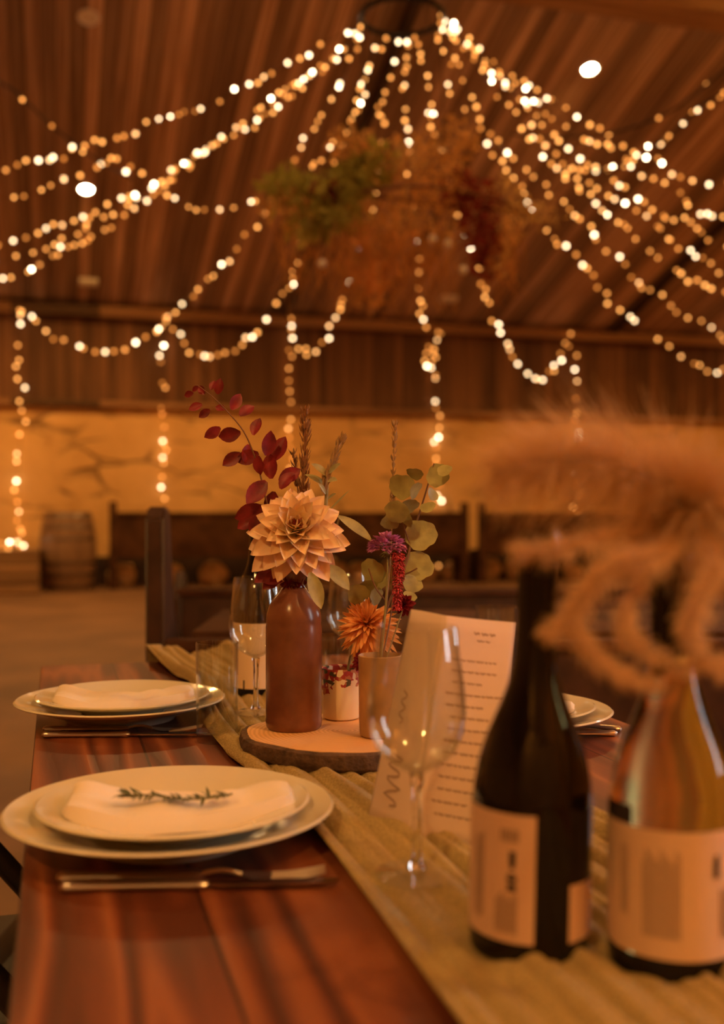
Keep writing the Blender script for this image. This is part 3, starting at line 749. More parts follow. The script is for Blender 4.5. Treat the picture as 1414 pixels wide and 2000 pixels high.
# ------------------------------------------------------------------ flowers
m_dahlia = attrmat('dahlia_petal', 'tone', .55)
def dahlia(name, label, c, axis, rad, npet, cols, base, group=None, pw=.36, cuprange=(8, 108), depth=.4):
    t = thing(name, label, 'flower', base, 0, group)
    ax = Vector(axis).normalized(); e1 = ax.orthogonal().normalized(); e2 = ax.cross(e1)
    bm = bmesh.new(); ly = bm.loops.layers.float_color.new('tone')
    for i in range(npet):
        f = (i+.5)/npet; az = i*2.39996+random.uniform(-.12, .12)
        ang = radians(cuprange[0]+(cuprange[1]-cuprange[0])*f**.62+random.uniform(-6, 6))   # from axis
        out = e1*cos(az)+e2*sin(az)
        d = ax*cos(ang)+out*sin(ang); nor = ax*sin(ang)-out*cos(ang)
        L = rad*(.30+.72*f**.5)*random.uniform(.92, 1.06)
        b0 = Vector(c)-ax*(rad*depth*f)+out*(rad*.10*f)
        inner, outer, tip = cols
        def col(u, f=f):
            k = max(0, min(1, f*1.25)); base_ = [inner[q]*(1-k)+outer[q]*k for q in range(3)]; w = u**2*.6
            return (*[base_[q]*(1-w)+tip[q]*w for q in range(3)], 1)
        leaf(bm, b0, d, nor, L, L*pw*(1.25-.25*f), bend=random.uniform(-.22, .05)+.28*f, cup=.55-.25*f, shape='petal', nu=10, layer=ly, col=col)
    shift(bm, t); obj('petals', bm, m_dahlia, t)
    return t
cam_dir = -F
# peach dahlia
dc = P(578, 1032, 1.335); axp = (-F*cos(radians(24))+U*sin(radians(24))+R*.03)
tp = dahlia('peach_dahlia', 'big pale peach dahlia in the brown stoneware bottle', dc, axp, .066, 78, ((.96, .70, .36), (.95, .64, .46), (.97, .76, .58)), (v1.x, v1.y, v1.z+.20), 'cut flowers in the vases', .50)
sp = smooth_pts([v1+Vector((0, 0, .19)), v1+Vector((.002, .006, .24)), dc-axp*.05, dc-axp*.022], 14)
obj('stem', shift(tube(sp, .0028, 8), tp), m_stem, tp)
bm = bmesh.new()
for k in range(22): leaf(bm, dc+axp*.006, axp+Vector((random.uniform(-.6, .6), random.uniform(-.5, .5), random.uniform(-.5, .5))), U, .017, .006, .0, .5, 'petal', 3)
obj('centre', shift(bm, tp), M('dahlia_heart', (.62, .16, .12), .6), tp)
# dark flower just under it
bc = P(572, 1143, 1.35)
tb = dahlia('burgundy_bloom', 'small burgundy bloom tucked under the peach dahlia at the bottle neck', bc, -F+U*-.3, .018, 26, ((.14, .01, .018),)*3, (v1.x, v1.y, v1.z+.20), 'cut flowers in the vases', .6)
obj('stem', shift(tube([bc+F*.004, v1+Vector((0, 0, .19))], .0016, 6), tb), m_stem, tb)
# orange dahlia
oc = P(716, 1215, 1.40); axo = (-F*.75+U*.55-R*.12).normalized()
to = dahlia('orange_dahlia', 'spiky orange dahlia leaning out of the flowery pot', oc, axo, .047, 130, ((.86, .36, .12), (.95, .48, .17), (.98, .58, .24)), (v2.x, v2.y, v2.z+.06), 'cut flowers in the vases', .17, (5, 122), .35)
obj('stem', shift(tube(smooth_pts([v2+Vector((.005, 0, .02)), v2+Vector((.012, .0, .08)), oc-axo*.012], 10), .0018, 6), to), m_stem, to)
# red leaved branch
tr = thing('red_leaf_branch', 'branch of dark red oval leaves rising to the left of the peach dahlia', 'foliage branch', (v1.x, v1.y, v1.z+.20), 0, 'cut flowers in the vases')
pxs = [(575, 1140), (545, 1060), (522, 985), (505, 915), (480, 850), (448, 808), (415, 775), (385, 752)]
bp_ = smooth_pts([v1+Vector((0, 0, .19))]+[P(x, y, 1.375-.006*i) for i, (x, y) in enumerate(pxs[1:])], 44)
obj('stem', shift(tube(bp_, [.0016-.0011*i/44 for i in range(45)], 6), tr), m_brown_stem, tr)
bm = bmesh.new()
redl = [(388, 755, -150, 16), (395, 790, 200, 26), (410, 800, 215, 24), (425, 770, 80, 30), (440, 800, 160, 22), (452, 800, 60, 34), (468, 812, 40, 34), (430, 835, 215, 34), (470, 845, 190, 44), (495, 850, 75, 36), (485, 868, 265, 36), (470, 885, 215, 38), (505, 885, 200, 44),
        (520, 890, 80, 44), (535, 900, 65, 48), (505, 890, 270, 36), (530, 935, 95, 46), (545, 940, 30, 44), (520, 940, 230, 52), (535, 960, 260, 46), (515, 990, 205, 58), (500, 1010, 210, 40), (548, 955, 60, 40), (510, 1005, 245, 44), (400, 770, 130, 22), (412, 762, 75, 20), (378, 768, 190, 20), (545, 1120, 225, 40), (560, 1120, 200, 44), (530, 1115, 215, 36)]
for x, y, a, L in redl:
    d0 = R*cos(radians(a))+U*sin(radians(a))+F*random.uniform(-.25, .25)
    Lm = L*1.12/FPX*1.36
    leaf(bm, P(x, y, 1.365+random.uniform(-.008, .008)), d0, -F+R*random.uniform(-.5, .5)+U*random.uniform(-.4, .4), Lm, Lm*.62, random.uniform(-.1, .25), .2, 'oval', 6)
obj('foliage', shift(bm, tr), m_leafred, tr)
# grasses
def grass_head(name, label, base, pts, headlen, nsp, mat, group, spread=.006, bl=.010):
    t = thing(name, label, 'dried grass', base, 0, group)
    sp = smooth_pts(pts, 40); obj('stem', shift(tube(sp, .0008, 5), t), mat, t)
    bm = bmesh.new(); n0 = int(40*(1-headlen))
    for k in range(nsp):
        i = random.randint(n0, 39); p = sp[i]; d = (sp[min(i+1, 40)]-sp[i-1]).normalized(); a = random.uniform(0, 2*pi)
        o_ = (R*cos(a)+F*sin(a))
        leaf(bm, p+o_*random.uniform(0, spread*.5), d+o_*random.uniform(.15, .5), o_, bl*random.uniform(.7, 1.2), bl*.28, 0, .3, 'oval', 3)
    obj('seed_head', shift(bm, t), mat, t); return t
vt = v1+Vector((0, 0, .20))
grass_head('grass_stem', 'tall brown grass spike behind the peach dahlia', vt, [vt-Vector((0,0,.01)), P(592, 1000, 1.40), P(594, 900, 1.41), P(597, 800, 1.41)], .62, 200, m_grassbrown, 'cut flowers in the vases', .010, .012)
grass_head('grass_stem', 'short brown grass spike left of the tall one', vt, [vt-Vector((0,0,.01)), P(582, 1000, 1.39), P(580, 940, 1.40), P(573, 885, 1.41)], .4, 60, m_brown_stem, 'cut flowers in the vases', .006, .009)
grass_head('grass_stem', 'pale plumed grass head leaning right over the peach dahlia', vt, [vt-Vector((0,0,.01)), P(622, 1000, 1.38), P(640, 930, 1.39), P(668, 858, 1.40)], .5, 150, m_grassd, 'cut flowers in the vases', .008, .012)
# sage-leaved stem
ts = thing('sage_stem', 'grey green stem with long soft leaves around the peach dahlia', 'foliage stem', vt, 0, 'cut flowers in the vases')
sp = smooth_pts([vt-Vector((0, 0, .01)), P(630, 1050, 1.39), P(637, 980, 1.39), P(640, 915, 1.39)], 20)
bm = tube(sp, .0022, 7)
tube(smooth_pts([vt-Vector((0,0,.005)), P(610, 1120, 1.36), P(640, 1090, 1.36)], 8), .0015, 6, bm)
tube(smooth_pts([vt-Vector((0,0,.005)), P(640, 1080, 1.38), P(662, 1012, 1.38)], 8), .0015, 6, bm)
obj('stem', shift(bm, ts), m_sage, ts)
bm = bmesh.new()
for (x0, y0, x1, y1, w, dd, bend) in [(660, 1008, 727, 1050, 24, 1.38, .12), (605, 1118, 628, 1185, 30, 1.33, .12), (635, 1105, 685, 1145, 34, 1.36, .2), (640, 930, 612, 905, 18, 1.39, .1), (642, 925, 662, 905, 16, 1.385, .1), (640, 950, 600, 925, 16, 1.40, .1), (640, 940, 656, 935, 16, 1.38, .2), (636, 965, 625, 945, 12, 1.38, .1), (640, 975, 655, 965, 12, 1.385, 0), (640, 1000, 680, 960, 5, 1.385, 0)]:
    a, b = P(x0, y0, dd), P(x1, y1, dd-.01); leaf(bm, a, b-a, -F*.7+U*.7, (b-a).length*1.08, w/FPX*dd, bend, .25, 'oval', 8)
obj('foliage', shift(bm, ts), m_sage, ts)
# second arrangement in tan pot: eucalyptus, scabiosa, amaranth, spike
v3t = v3+Vector((0, 0, .08))
te = thing('eucalyptus_stem', 'stem of round scalloped olive leaves rising behind the orange dahlia', 'foliage stem', v3t, 0, 'cut flowers in the vases')
sp = smooth_pts([v3t, P(752, 1200, 1.36), P(790, 1110, 1.40), P(808, 1040, 1.42), P(832, 960, 1.42), P(848, 905, 1.42)], 30)
bm = tube(sp, [.0020-.0011*i/30 for i in range(31)], 6)
tube(smooth_pts([P(800, 1060, 1.41), P(785, 1020, 1.41), P(770, 985, 1.41)], 6), .001, 5, bm)
tube(smooth_pts([P(760, 1180, 1.37), P(735, 1150, 1.37), P(720, 1110, 1.37)], 6), .001, 5, bm)
tube(smooth_pts([P(780, 1125, 1.40), P(800, 1118, 1.40), P(815, 1110, 1.40)], 6), .001, 5, bm)
obj('stem', shift(bm, te), m_brown_stem, te)
bm = bmesh.new()
def roundleaf(x, y, rx, dd, ang, tilt):
    L = rx*2.0/FPX*dd; d0 = R*cos(radians(ang))+U*sin(radians(ang))
    c = P(x, y, dd)-d0*L/2; nor = -F*cos(tilt)+(d0.cross(F))*sin(tilt)
    d = d0.normalized(); n = (nor-d*nor.dot(d)).normalized(); s = d.cross(n); m = 40
    ce = bm.verts.new(P(x, y, dd)-n*L*.06); ring = []; ring2 = []
    for k in range(m):
        a = 2*pi*k/m; rr = L/2*(1+.028*cos(a*9+x)+.045*sin(a*3+y)+.03*sin(a*5+x))
        o_ = d*(rr*cos(a))+s*(rr*.95*sin(a))
        ring.append(bm.verts.new(P(x, y, dd)+o_*.55-n*L*.02)); ring2.append(bm.verts.new(P(x, y, dd)+o_+n*(L*.05*sin(2*a+x))))
    for k in range(m):
        k2 = (k+1) % m; bm.faces.new((ce, ring[k], ring[k2])); bm.faces.new((ring[k], ring2[k], ring2[k2], ring[k2]))
for x, y, rx, an, ti in [(810, 925, 17, 160, .9), (855, 928, 24, 60, .4), (868, 918, 15, 20, .7), (785, 950, 26, 150, .3), (812, 958, 18, 240, 1.0), (845, 965, 14, 300, .8), (800, 990, 20, 210, .8), (775, 1000, 24, 150, .4), (836, 990, 16, 20, .9), (762, 1020, 18, 180, .5), (822, 1045, 32, 10, .25), (795, 1015, 16, 120, .9), (816, 1106, 31, 10, .2), (806, 1140, 20, -30, .5), (728, 1115, 26, 120, .5), (716, 1150, 22, 190, .6), (745, 1135, 20, 60, .9), (700, 1160, 22, 200, .4), (735, 1165, 18, 260, .8), (800, 1165, 14, -20, .7)]:
    roundleaf(x, y, rx, 1.40+random.uniform(-.02, .02), an, ti)
obj('foliage', shift(bm, te), m_euc, te)
tsc = thing('scabiosa', 'mauve scabiosa head above the hanging red tassel', 'flower', v3t, 0, 'cut flowers in the vases')
scc = P(756, 1070, 1.375)
sp = smooth_pts([v3t, P(752, 1200, 1.345), P(757, 1120, 1.36), scc], 16); obj('stem', shift(tube(sp, .0014, 6), tsc), m_stem, tsc)
bm = bmesh.new()
for k in range(150):
    z = random.uniform(-.25, 1); a = random.uniform(0, 2*pi); q_ = sqrt(max(0, 1-z*z)); d = (R*cos(a)*q_*1.25+F*sin(a)*q_+U*z*.9)
    leaf(bm, scc+d*.014, d+Vector((random.uniform(-.4, .4),)*3), U, .010, .007, .1, .4, 'petal', 3)
obj('petals', shift(bm, tsc), m_purple, tsc)
bm = bmesh.new()
for k in range(40):
    a = random.uniform(0, 2*pi); d = R*cos(a)+F*sin(a)-U*random.uniform(.2, .9); leaf(bm, scc-U*.004, d, U, .013, .003, .1, .2, 'oval', 3)
obj('calyx', shift(bm, tsc), m_stem, tsc)
ta = thing('amaranth', 'crimson drooping amaranth tassel hanging below the mauve flower', 'flower', v3t, 0, 'cut flowers in the vases')
sp = smooth_pts([v3t, P(765, 1190, 1.40), P(768, 1110, 1.39), P(772, 1075, 1.375), P(779, 1090, 1.362), P(778, 1130, 1.355), P(775, 1190, 1.35)], 40)
obj('stem', shift(tube(sp[:26], .0011, 6), ta), m_brown_stem, ta)
bm = bmesh.new()
for k in range(900):
    i = random.uniform(23, 39.9); p = sp[int(i)].lerp(sp[int(i)+1], i-int(i)); a = random.uniform(0, 2*pi); w = .0078*(1-.45*(i-23)/17)
    d = R*cos(a)+F*sin(a)-U*.2; leaf(bm, p+d*random.uniform(.2, 1)*w, d-U*random.uniform(.0, .9), U, .0042, .0026, 0, .3, 'oval', 2)
obj('tassel', shift(bm, ta), m_amar, ta)
grass_head('grass_stem', 'thin upright grass spike over the round olive leaves', v3t, [v3t, P(762, 1100, 1.40), P(766, 980, 1.42), P(771, 828, 1.43)], .42, 120, m_grassd, 'cut flowers in the vases', .004, .010)
# dark blooms in the tan pot
for (x, y, rr_, lb) in ((790, 1180, .016, 'dark burgundy bloom beside the crimson tassel'), (706, 1292, .014, 'tiny burgundy bloom on the rim of the flowery pot')):
    c = P(x, y, 1.37 if x > 750 else 1.385); bs = v3t if x > 750 else v2+Vector((.01, 0, .06))
    tb = dahlia('burgundy_bloom', lb, c, -F+U*.3, rr_, 30, ((.20, .012, .022),)*3, bs, 'cut flowers in the vases', .5)
    obj('stem', shift(tube([c+F*.003, Vector(bs)-U*.01], .001, 5), tb), m_stem, tb)

# ------------------------------------------------------------------ pampas in the amber bottle
bt = b2+Vector((0, 0, .288))
def plume(name, label, pts, n, L0, L1, spread, seed, stem_r=.0011, mat=m_pampas, droop=.4):
    rr = random.Random(seed); t = thing(name, label, 'dried grass', bt, 0, 'dried plumes in the amber bottle')
    sp = smooth_pts(pts, 60); obj('stem', shift(tube(sp, stem_r, 5), t), m_grassd, t)
    bm = bmesh.new()
    for k in range(n):
        u = rr.random(); i = int(8+u*51); p = sp[i]; d = (sp[min(i+1, 60)]-sp[i-1]).normalized()
        a = rr.uniform(0, 2*pi); e1 = d.orthogonal().normalized(); e2 = d.cross(e1); o_ = e1*cos(a)+e2*sin(a)
        env = sin(pi*min(1, .12+.88*u))**.6
        L = (L0+(L1-L0)*rr.random())*(.5+.5*env); s = spread*rr.uniform(.5, 1.2)
        q1 = p+(d*(1-s)+o_*s)*L*.5; q2 = p+(d*(1-s*.7)+o_*s)*L-U*(L*droop*.3*rr.random())
        w = .00028
        n_ = (q2-p).cross(U); n_ = n_.normalized() if n_.length > 1e-6 else e1
        m_ = (q2-p).cross(n_).normalized()
        prev = None
        for p_, ww in ((p, w), (q1, w*.9), (q2, w*.3)):
            ring = [bm.verts.new(p_+n_*ww), bm.verts.new(p_-n_*ww*.5+m_*ww*.85), bm.verts.new(p_-n_*ww*.5-m_*ww*.85)]
            if prev:
                for z in range(3): bm.faces.new((prev[z], prev[(z+1) % 3], ring[(z+1) % 3], ring[z]))
            prev = ring
    obj('plume', shift(bm, t), mat, t); return t
b0 = bt-U*.03
plume('pampas_stem', 'broad pale plume arching over both near bottles', [b0, bt+U*.01, P(1330, 1000, .70), P(1300, 945, .69), P(1190, 905, .68), P(1070, 898, .67), P(960, 925, .66)], 3200, .03, .065, .85, 1)
plume('pampas_stem', 'wide plume drooping off to the right of the amber bottle', [b0, bt+U*.015, P(1340, 990, .70), P(1390, 985, .68), P(1450, 1050, .66), P(1490, 1150, .65)], 2600, .03, .07, .85, 2)
plume('pampas_stem', 'short plume pointing left across the dark bottle neck', [b0, bt+U*.012, P(1290, 1045, .69), P(1200, 1050, .66), P(1100, 1070, 0.610), P(990, 1078, 0.600)], 1300, .009, .019, .9, 3)
plume('pampas_stem', 'curling plume hanging in a loop between the two bottles', [b0, bt+U*.01, P(1260, 1060, .68), P(1180, 1110, 0.620), P(1130, 1170, 0.610), P(1125, 1230, 0.600), P(1165, 1290, 0.590), P(1230, 1325, 0.590), P(1300, 1345, 0.590)], 1600, .007, .014, .9, 4)
plume('pampas_stem', 'small curl of plume in front of the amber bottle neck', [b0, bt+U*.01, P(1270, 1100, .67), P(1225, 1190, 0.610), P(1230, 1250, 0.600), P(1330, 1300, 0.590), P(1430, 1290, 0.590)], 1300, .007, .014, .9, 5)
plume('pampas_stem', 'drooping plume at the right of the amber bottle neck', [b0, bt+U*.012, P(1350, 1040, .68), P(1400, 1100, 0.620), P(1360, 1180, 0.600), P(1350, 1250, 0.590), P(1420, 1330, 0.590)], 1300, .008, .016, .9, 6)
plume('pampas_stem', 'dense plume lying over the mouth of the amber bottle', [b0, bt+U*.01, P(1320, 1060, .67), P(1270, 1090, 0.620), P(1200, 1110, 0.610), P(1120, 1200, 0.605), P(1060, 1245, 0.600)], 1400, .009, .020, .8, 7)

# ------------------------------------------------------------------ pews and table behind
def pew(label, d, r0, L, ztop, tall):
    p = CAM+F*d+R*r0; t = thing('church_pew', label, 'pew', (p.x, p.y, 0), -A, 'wooden pews')
    obj('back', B((L/2, 0, (ztop+.12)/2), (L, .028, ztop-.12), bev=.003), m_darkoak, t)
    obj('top_rail', B((L/2, 0, ztop), (L, .06, .03), bev=.008), m_bench, t)
    obj('seat', B((L/2, .22, .43), (L, .40, .035), bev=.006), m_bench, t)
    for x in (0, L):
        bm = bmesh.new(); th = .045
        pr = [(-.045, 0), (.45, 0), (.45, .60), (.40, .66), (.28, .67), (.16, .72), (.09, .82), (.055, tall-.03), (.03, tall), (-.02, tall), (-.045, tall-.03)]
        a = [bm.verts.new((x-th/2, y, z)) for y, z in pr]; b = [bm.verts.new((x+th/2, y, z)) for y, z in pr]; n = len(pr)
        bm.faces.new(a); bm.faces.new(b[::-1])
        for i in range(n): bm.faces.new((a[i], a[(i+1) % n], b[(i+1) % n], b[i]))
        bmesh.ops.bevel(bm, geom=list(bm.edges), offset=.006, segments=2, affect='EDGES')
        obj('end_panel', bm, m_darkoak, t)
    return t
d1 = 2.66
pew('tall-ended pew with its dark back to the laid table', d1, (308-707)/FPX*d1, 2.5, .728, 1.07)
d2 = 4.32
p2 = pew('low pew whose top rail runs behind the second table', d2, (345-707)/FPX*d2, 3.0, .735, .74)
t = thing('dining_table', 'bare brown table beyond the near pew', 'table', CAM.xy.to_3d()+F*2.98+R*((400-707)/FPX*3), -A)
obj('tabletop', B((1.15, .1, .73), (2.3, .62, .04), bev=.004), m_bench, t)
for x in (.1, 2.0):
    for y in (.2, .36): obj('leg', B((x, y, .355), (.07, .07, .71)), m_bench, t)

# folding chair at the lower left
t = thing('folding_chair', 'black folding chair pushed in at the left of the table', 'chair', (-.03, 1.50, 0))
for y in (-.2, .2):
    obj('stile', tube(smooth_pts([(-.33, y, 1.0-.20), (-.035+.03, y, .54-.12+.06), (.21, y, .02)], 10), .017, 10), m_black, t)
    obj('leg', tube([Vector((.16, y*.88, .44)), Vector((-.13, y*.88, .012))], .013, 10), m_black, t)
obj('seat', B((.06, 0, .45), (.36, .36, .022), bev=.008), m_black, t)
obj('back_rest', B((-.30, 0, .74), (.02, .38, .10), Matrix.Rotation(radians(-22), 4, 'Y'), .006), m_black, t)
obj('cross_bar', tube([Vector((.12, -.2, .2)), Vector((.12, .2, .2))], .010, 8), m_black, t)

# ------------------------------------------------------------------ along the back wall
def long_bench(label, xa, xb):
    t = thing('long_bench', label, 'bench', ((xa+xb)/2, 15.05, 0), 0, 'dark benches along the stone wall'); L = xb-xa
    obj('back', B((0, -.1, .72), (L, .05, .58), bev=.008), m_bench, t); obj('top_rail', B((0, -.1, 1.03), (L, .09, .05), bev=.01), m_bench, t)
    obj('seat', B((0, .12, .47), (L, .38, .05), bev=.01), m_bench, t)
    for s in (-1, 1):
        bm = bmesh.new(); box(bm, (s*(L/2-.04), .12, .24), (.07, .38, .48)); box(bm, (s*(L/2-.04), -.1, .60), (.10, .12, 1.2), bev=.02); obj('end_panel', bm, m_bench, t)
    return t
xa = onY(215, 1000, 14.95).x; xb = onY(912, 1000, 14.95).x
long_bench('dark bench along the stone wall, right of the barrel', xa, xb)
long_bench('dark bench along the stone wall behind the near bottles', xb+.2, xb+4.9)
rs = random.Random(5); x = xa+.2; k = 0
spots = ['just right of the barrel', 'second from the barrel', 'third from the barrel', 'fourth from the barrel', 'behind the dahlia stems']
while x < xb+4.5:
    r = rs.uniform(.15, .21); o = obj('boulder', noise_blob(r, k, .3, 3, (1.1, .85, .95)), m_stone_w)
    o.location = (x, 15.48, r*.8); x += r*2.2+rs.uniform(.02, .25)
    tag(o, 'pale rounded boulder under the wall benches, '+(spots[k] if k < 5 else 'number %d along from the barrel' % (k+1)), 'boulder', 'boulders under the benches'); k += 1
bp0 = at(133, 14.55, 0)
t = thing('oak_barrel', 'old oak barrel with metal hoops by the stone wall', 'barrel', bp0)
H = 1.06
def rb(z): return .30+.075*(1-((z/H)*2-1)**2)
obj('body', lathe([(0, .03), (rb(0)-.03, .03), (rb(0)-.03, 0)]+[(rb(H*k/16), H*k/16) for k in range(17)]+[(rb(H)-.03, H), (rb(H)-.03, H-.04), (0, H-.04)], 48), m_barrel, t)
for z in (.03, .20, .36, .68, .84, .99): obj('hoop', lathe([(rb(z)+.004, z-.0), (rb(z+.045)+.004, z+.045), (rb(z+.045)-.004, z+.045), (rb(z)-.004, z)], 48, closed=True), m_hoop, t)
cp = at(14, 13.95, 0)
t = thing('wooden_crate', 'wooden crate at the left edge with a glowing heap of lights on it', 'crate', cp)
for y in (-.29, .29):
    for k in range(4): obj('slat', B((0, y, .075+.137*k), (.80, .022, .128), bev=.003), m_crate, t)
for x in (-.39, .39):
    for k in range(4): obj('slat', B((x, 0, .075+.137*k), (.022, .556, .128), bev=.003), m_crate, t)
obj('lid', B((0, 0, .56), (.82, .62, .022), bev=.003), m_crate, t)

# ------------------------------------------------------------------ hanging hub, flowers and light strings
HUB_D = 7.0
hub = P(785, 33, HUB_D)
t = thing('hanging_hoop', 'black iron hoop hung from the ceiling where the light strings meet', 'hoop', hub)
ring = [Vector((.268*cos(a), .268*sin(a), 0)) for a in [2*pi*k/48 for k in range(49)]]
obj('ring', tube(ring, .018, 10, cap=False), m_iron, t)
bm = bmesh.new(); ztop = cz(hub.x, hub.y)-hub.z
for k in range(3):
    a = 2*pi*k/3+.5; tube([Vector((.268*cos(a), .268*sin(a), 0)), Vector((0, 0, .9))], .004, 6, bm)
tube([Vector((0, 0, .9)), Vector((0, 0, ztop-.01))], .006, 6, bm)
obj('hanger', bm, m_iron, t)
def leafcloud(n, blobs, d, lsz, seed, bendy=.3, shape='oval', wfac=.5):
    rr = random.Random(seed); bm = bmesh.new()
    for k in range(n):
        px, py, rx, ry = rr.choice(blobs)
        while True:
            u, v, w = rr.uniform(-1, 1), rr.uniform(-1, 1), rr.uniform(-1, 1)
            if u*u+v*v+w*w < 1: break
        p = P(px+u*rx, py+v*ry, d+w*rx/FPX*d*1.1)
        dr = Vector((rr.gauss(0, 1), rr.gauss(0, 1), rr.gauss(0, 1)-.2)); L = lsz*rr.uniform(.6, 1.4)
        leaf(bm, p, dr, Vector((rr.gauss(0, 1), rr.gauss(0, 1), rr.gauss(0, 1))), L, L*wfac, bendy*rr.random(), .2, shape, 3)
    return bm
fl = P(790, 400, HUB_D)
t = thing('hanging_flower_cloud', 'suspended cloud of dried flowers and foliage below the hoop', 'flower installation', fl)
def softmat(name, c):
    m, nt, b = newmat(name); nt.nodes.remove(b); d_ = N(nt, 'ShaderNodeBsdfDiffuse'); t_ = N(nt, 'ShaderNodeBsdfTranslucent'); x_ = N(nt, 'ShaderNodeMixShader'); x_.inputs[0].default_value = .45
    tc = N(nt, 'ShaderNodeTexCoord'); nz = N(nt, 'ShaderNodeTexNoise'); nz.inputs['Scale'].default_value = 7; rp = N(nt, 'ShaderNodeValToRGB'); e = rp.color_ramp.elements
    e[0].position = .35; e[0].color = lin([q*.6 for q in c]); e[1].position = .65; e[1].color = lin(c); nt.links.new(tc.outputs['Object'], nz.inputs['Vector']); nt.links.new(nz.outputs[0], rp.inputs[0])
    for q in (d_, t_): nt.links.new(rp.outputs[0], q.inputs[0])
    nt.links.new(d_.outputs[0], x_.inputs[1]); nt.links.new(t_.outputs[0], x_.inputs[2]); nt.links.new(x_.outputs[0], nt.nodes['Material Output'].inputs[0]); return m
m_fg = softmat('dried_green', (.55, .52, .13)); m_fa = softmat('dried_amber', (.95, .56, .20)); m_fr = softmat('dried_red', (.38, .08, .06)); m_fgold = softmat('dried_gold', (.98, .70, .30))
obj('green_foliage', shift(leafcloud(900, [(635, 390, 70, 60), (610, 430, 60, 50), (665, 420, 60, 50), (725, 320, 50, 48), (700, 350, 50, 40), (560, 370, 50, 45)], HUB_D, .075, 1), t), m_fg, t)
obj('amber_foliage', shift(leafcloud(1500, [(790, 400, 110, 80), (740, 440, 80, 70), (840, 420, 80, 80), (800, 320, 90, 60), (720, 500, 70, 80), (560, 400, 60, 50), (860, 350, 70, 60), (720, 560, 35, 45), (680, 280, 50, 40), (880, 270, 60, 50)], HUB_D, .06, 2, wfac=.35), t), m_fa, t)
obj('red_foliage', shift(leafcloud(600, [(940, 400, 45, 50), (935, 450, 40, 60), (950, 490, 30, 60), (640, 380, 30, 20), (900, 370, 40, 40)], HUB_D, .06, 3), t), m_fr, t)
obj('gold_foliage', shift(leafcloud(420, [(1055, 415, 55, 25), (1010, 430, 40, 50), (985, 470, 22, 80), (800, 300, 50, 30), (770, 430, 60, 30), (990, 380, 40, 40)], HUB_D, .06, 4, wfac=.3), t), m_fgold, t)
bm = bmesh.new()
tube(smooth_pts([P(700, 375, 6.9), P(780, 365, 6.85), P(860, 366, 6.85), P(925, 378, 6.9), P(1000, 400, 6.95)], 20), .014, 7, bm)
tube(smooth_pts([P(580, 400, 7.1), P(700, 380, 7.0), P(850, 400, 7.05), P(1040, 415, 7.0)], 20), .012, 7, bm)
obj('branch', shift(bm, t), m_brown_stem, t)
bm = bmesh.new(); rr = random.Random(9)
for k in range(420):
    x = rr.choice([700, 720, 745, 690, 760, 980, 560, 640, 800, 850]); y = rr.uniform(430, 520)
    a = P(x+rr.uniform(-35, 35), y, HUB_D+rr.uniform(-.25, .25)); L = rr.uniform(.1, .4)
    tube([a, a+Vector((rr.uniform(-.06, .06), rr.uniform(-.06, .06), -L*.5)), a+Vector((rr.uniform(-.13, .13), rr.uniform(-.13, .13), -L))], [.003, .0025, .001], 4, bm)
obj('trailing_stems', shift(bm, t), m_fa, t)
obj('hanging_cord', shift(tube([hub+Vector((.268, 0, 0)), fl+Vector((.28, 0, .05))], .004, 5, tube([hub+Vector((-.268, 0, 0)), fl+Vector((-.28, 0, .05))], .004, 5)), t), m_wire, t)
m_bauble = M('bauble_glass', (.9, .95, .85), .1, spec=.9, coat=1)
for x, y, lb in ((630, 515, 'left of the hanging flowers'), (845, 468, 'under the middle of the hanging flowers'), (875, 476, 'right of the middle one'), (905, 527, 'lowest, under the red foliage')):
    p = P(x, y, 6.9); b_ = thing('glass_bauble', 'clear glass bauble hanging in the flower cloud, '+lb, 'bauble', p, 0, 'glass baubles in the flower cloud')
    bm = bmesh.new(); bmesh.ops.create_uvsphere(bm, u_segments=20, v_segments=12, radius=.030); obj('globe', bm, m_bauble, b_)
    obj('cord', tube([Vector((0, 0, .043)), Vector((0, 0, (y-400)/FPX*6.9-.02))], .002, 5), m_wire, b_)

def bulbmat():
    m, nt, b = newmat('fairy_bulb'); L = nt.links.new
    oi = N(nt, 'ShaderNodeObjectInfo'); rp = N(nt, 'ShaderNodeValToRGB'); e = rp.color_ramp.elements
    e[0].position = 0; e[0].color = (1, .30, .045, 1); e[1].position = 1; e[1].color = (1, .74, .46, 1); x = e.new(.70); x.color = (1, .40, .09, 1); x = e.new(.80); x.color = (1, .66, .33, 1)
    L(oi.outputs['Random'], rp.inputs[0]); L(rp.outputs[0], b.inputs['Emission Color'])
    mr = N(nt, 'ShaderNodeValToRGB'); q = mr.color_ramp.elements; q[0].position = 0; q[0].color = (.05,)*3+(1,); q[1].position = 1; q[1].color = (.75,)*3+(1,)
    for ps, vv in ((.35, .10), (.70, .15), (.80, .20), (.92, .30)): x = q.new(ps); x.color = (vv,)*3+(1,)
    L(oi.outputs['Random'], mr.inputs[0]); mu = N(nt, 'ShaderNodeMath', operation='MULTIPLY', i_1=BULB_L); L(mr.outputs[0], mu.inputs[0]); L(mu.outputs[0], b.inputs['Emission Strength'])
    b.inputs['Base Color'].default_value = (.3, .2, .1, 1)
    return m
m_bulb = bulbmat()
def bulb_mesh(r):
    bm = bmesh.new(); bmesh.ops.create_icosphere(bm, subdivisions=2, radius=r); me = bpy.data.meshes.new('bulb'); bm.to_mesh(me); bm.free()
    for p in me.polygons: p.use_smooth = True
    me.materials.append(m_bulb); return me
BM_NEAR, BM_MID, BM_FAR = bulb_mesh(.0135), bulb_mesh(.018), bulb_mesh(.023)
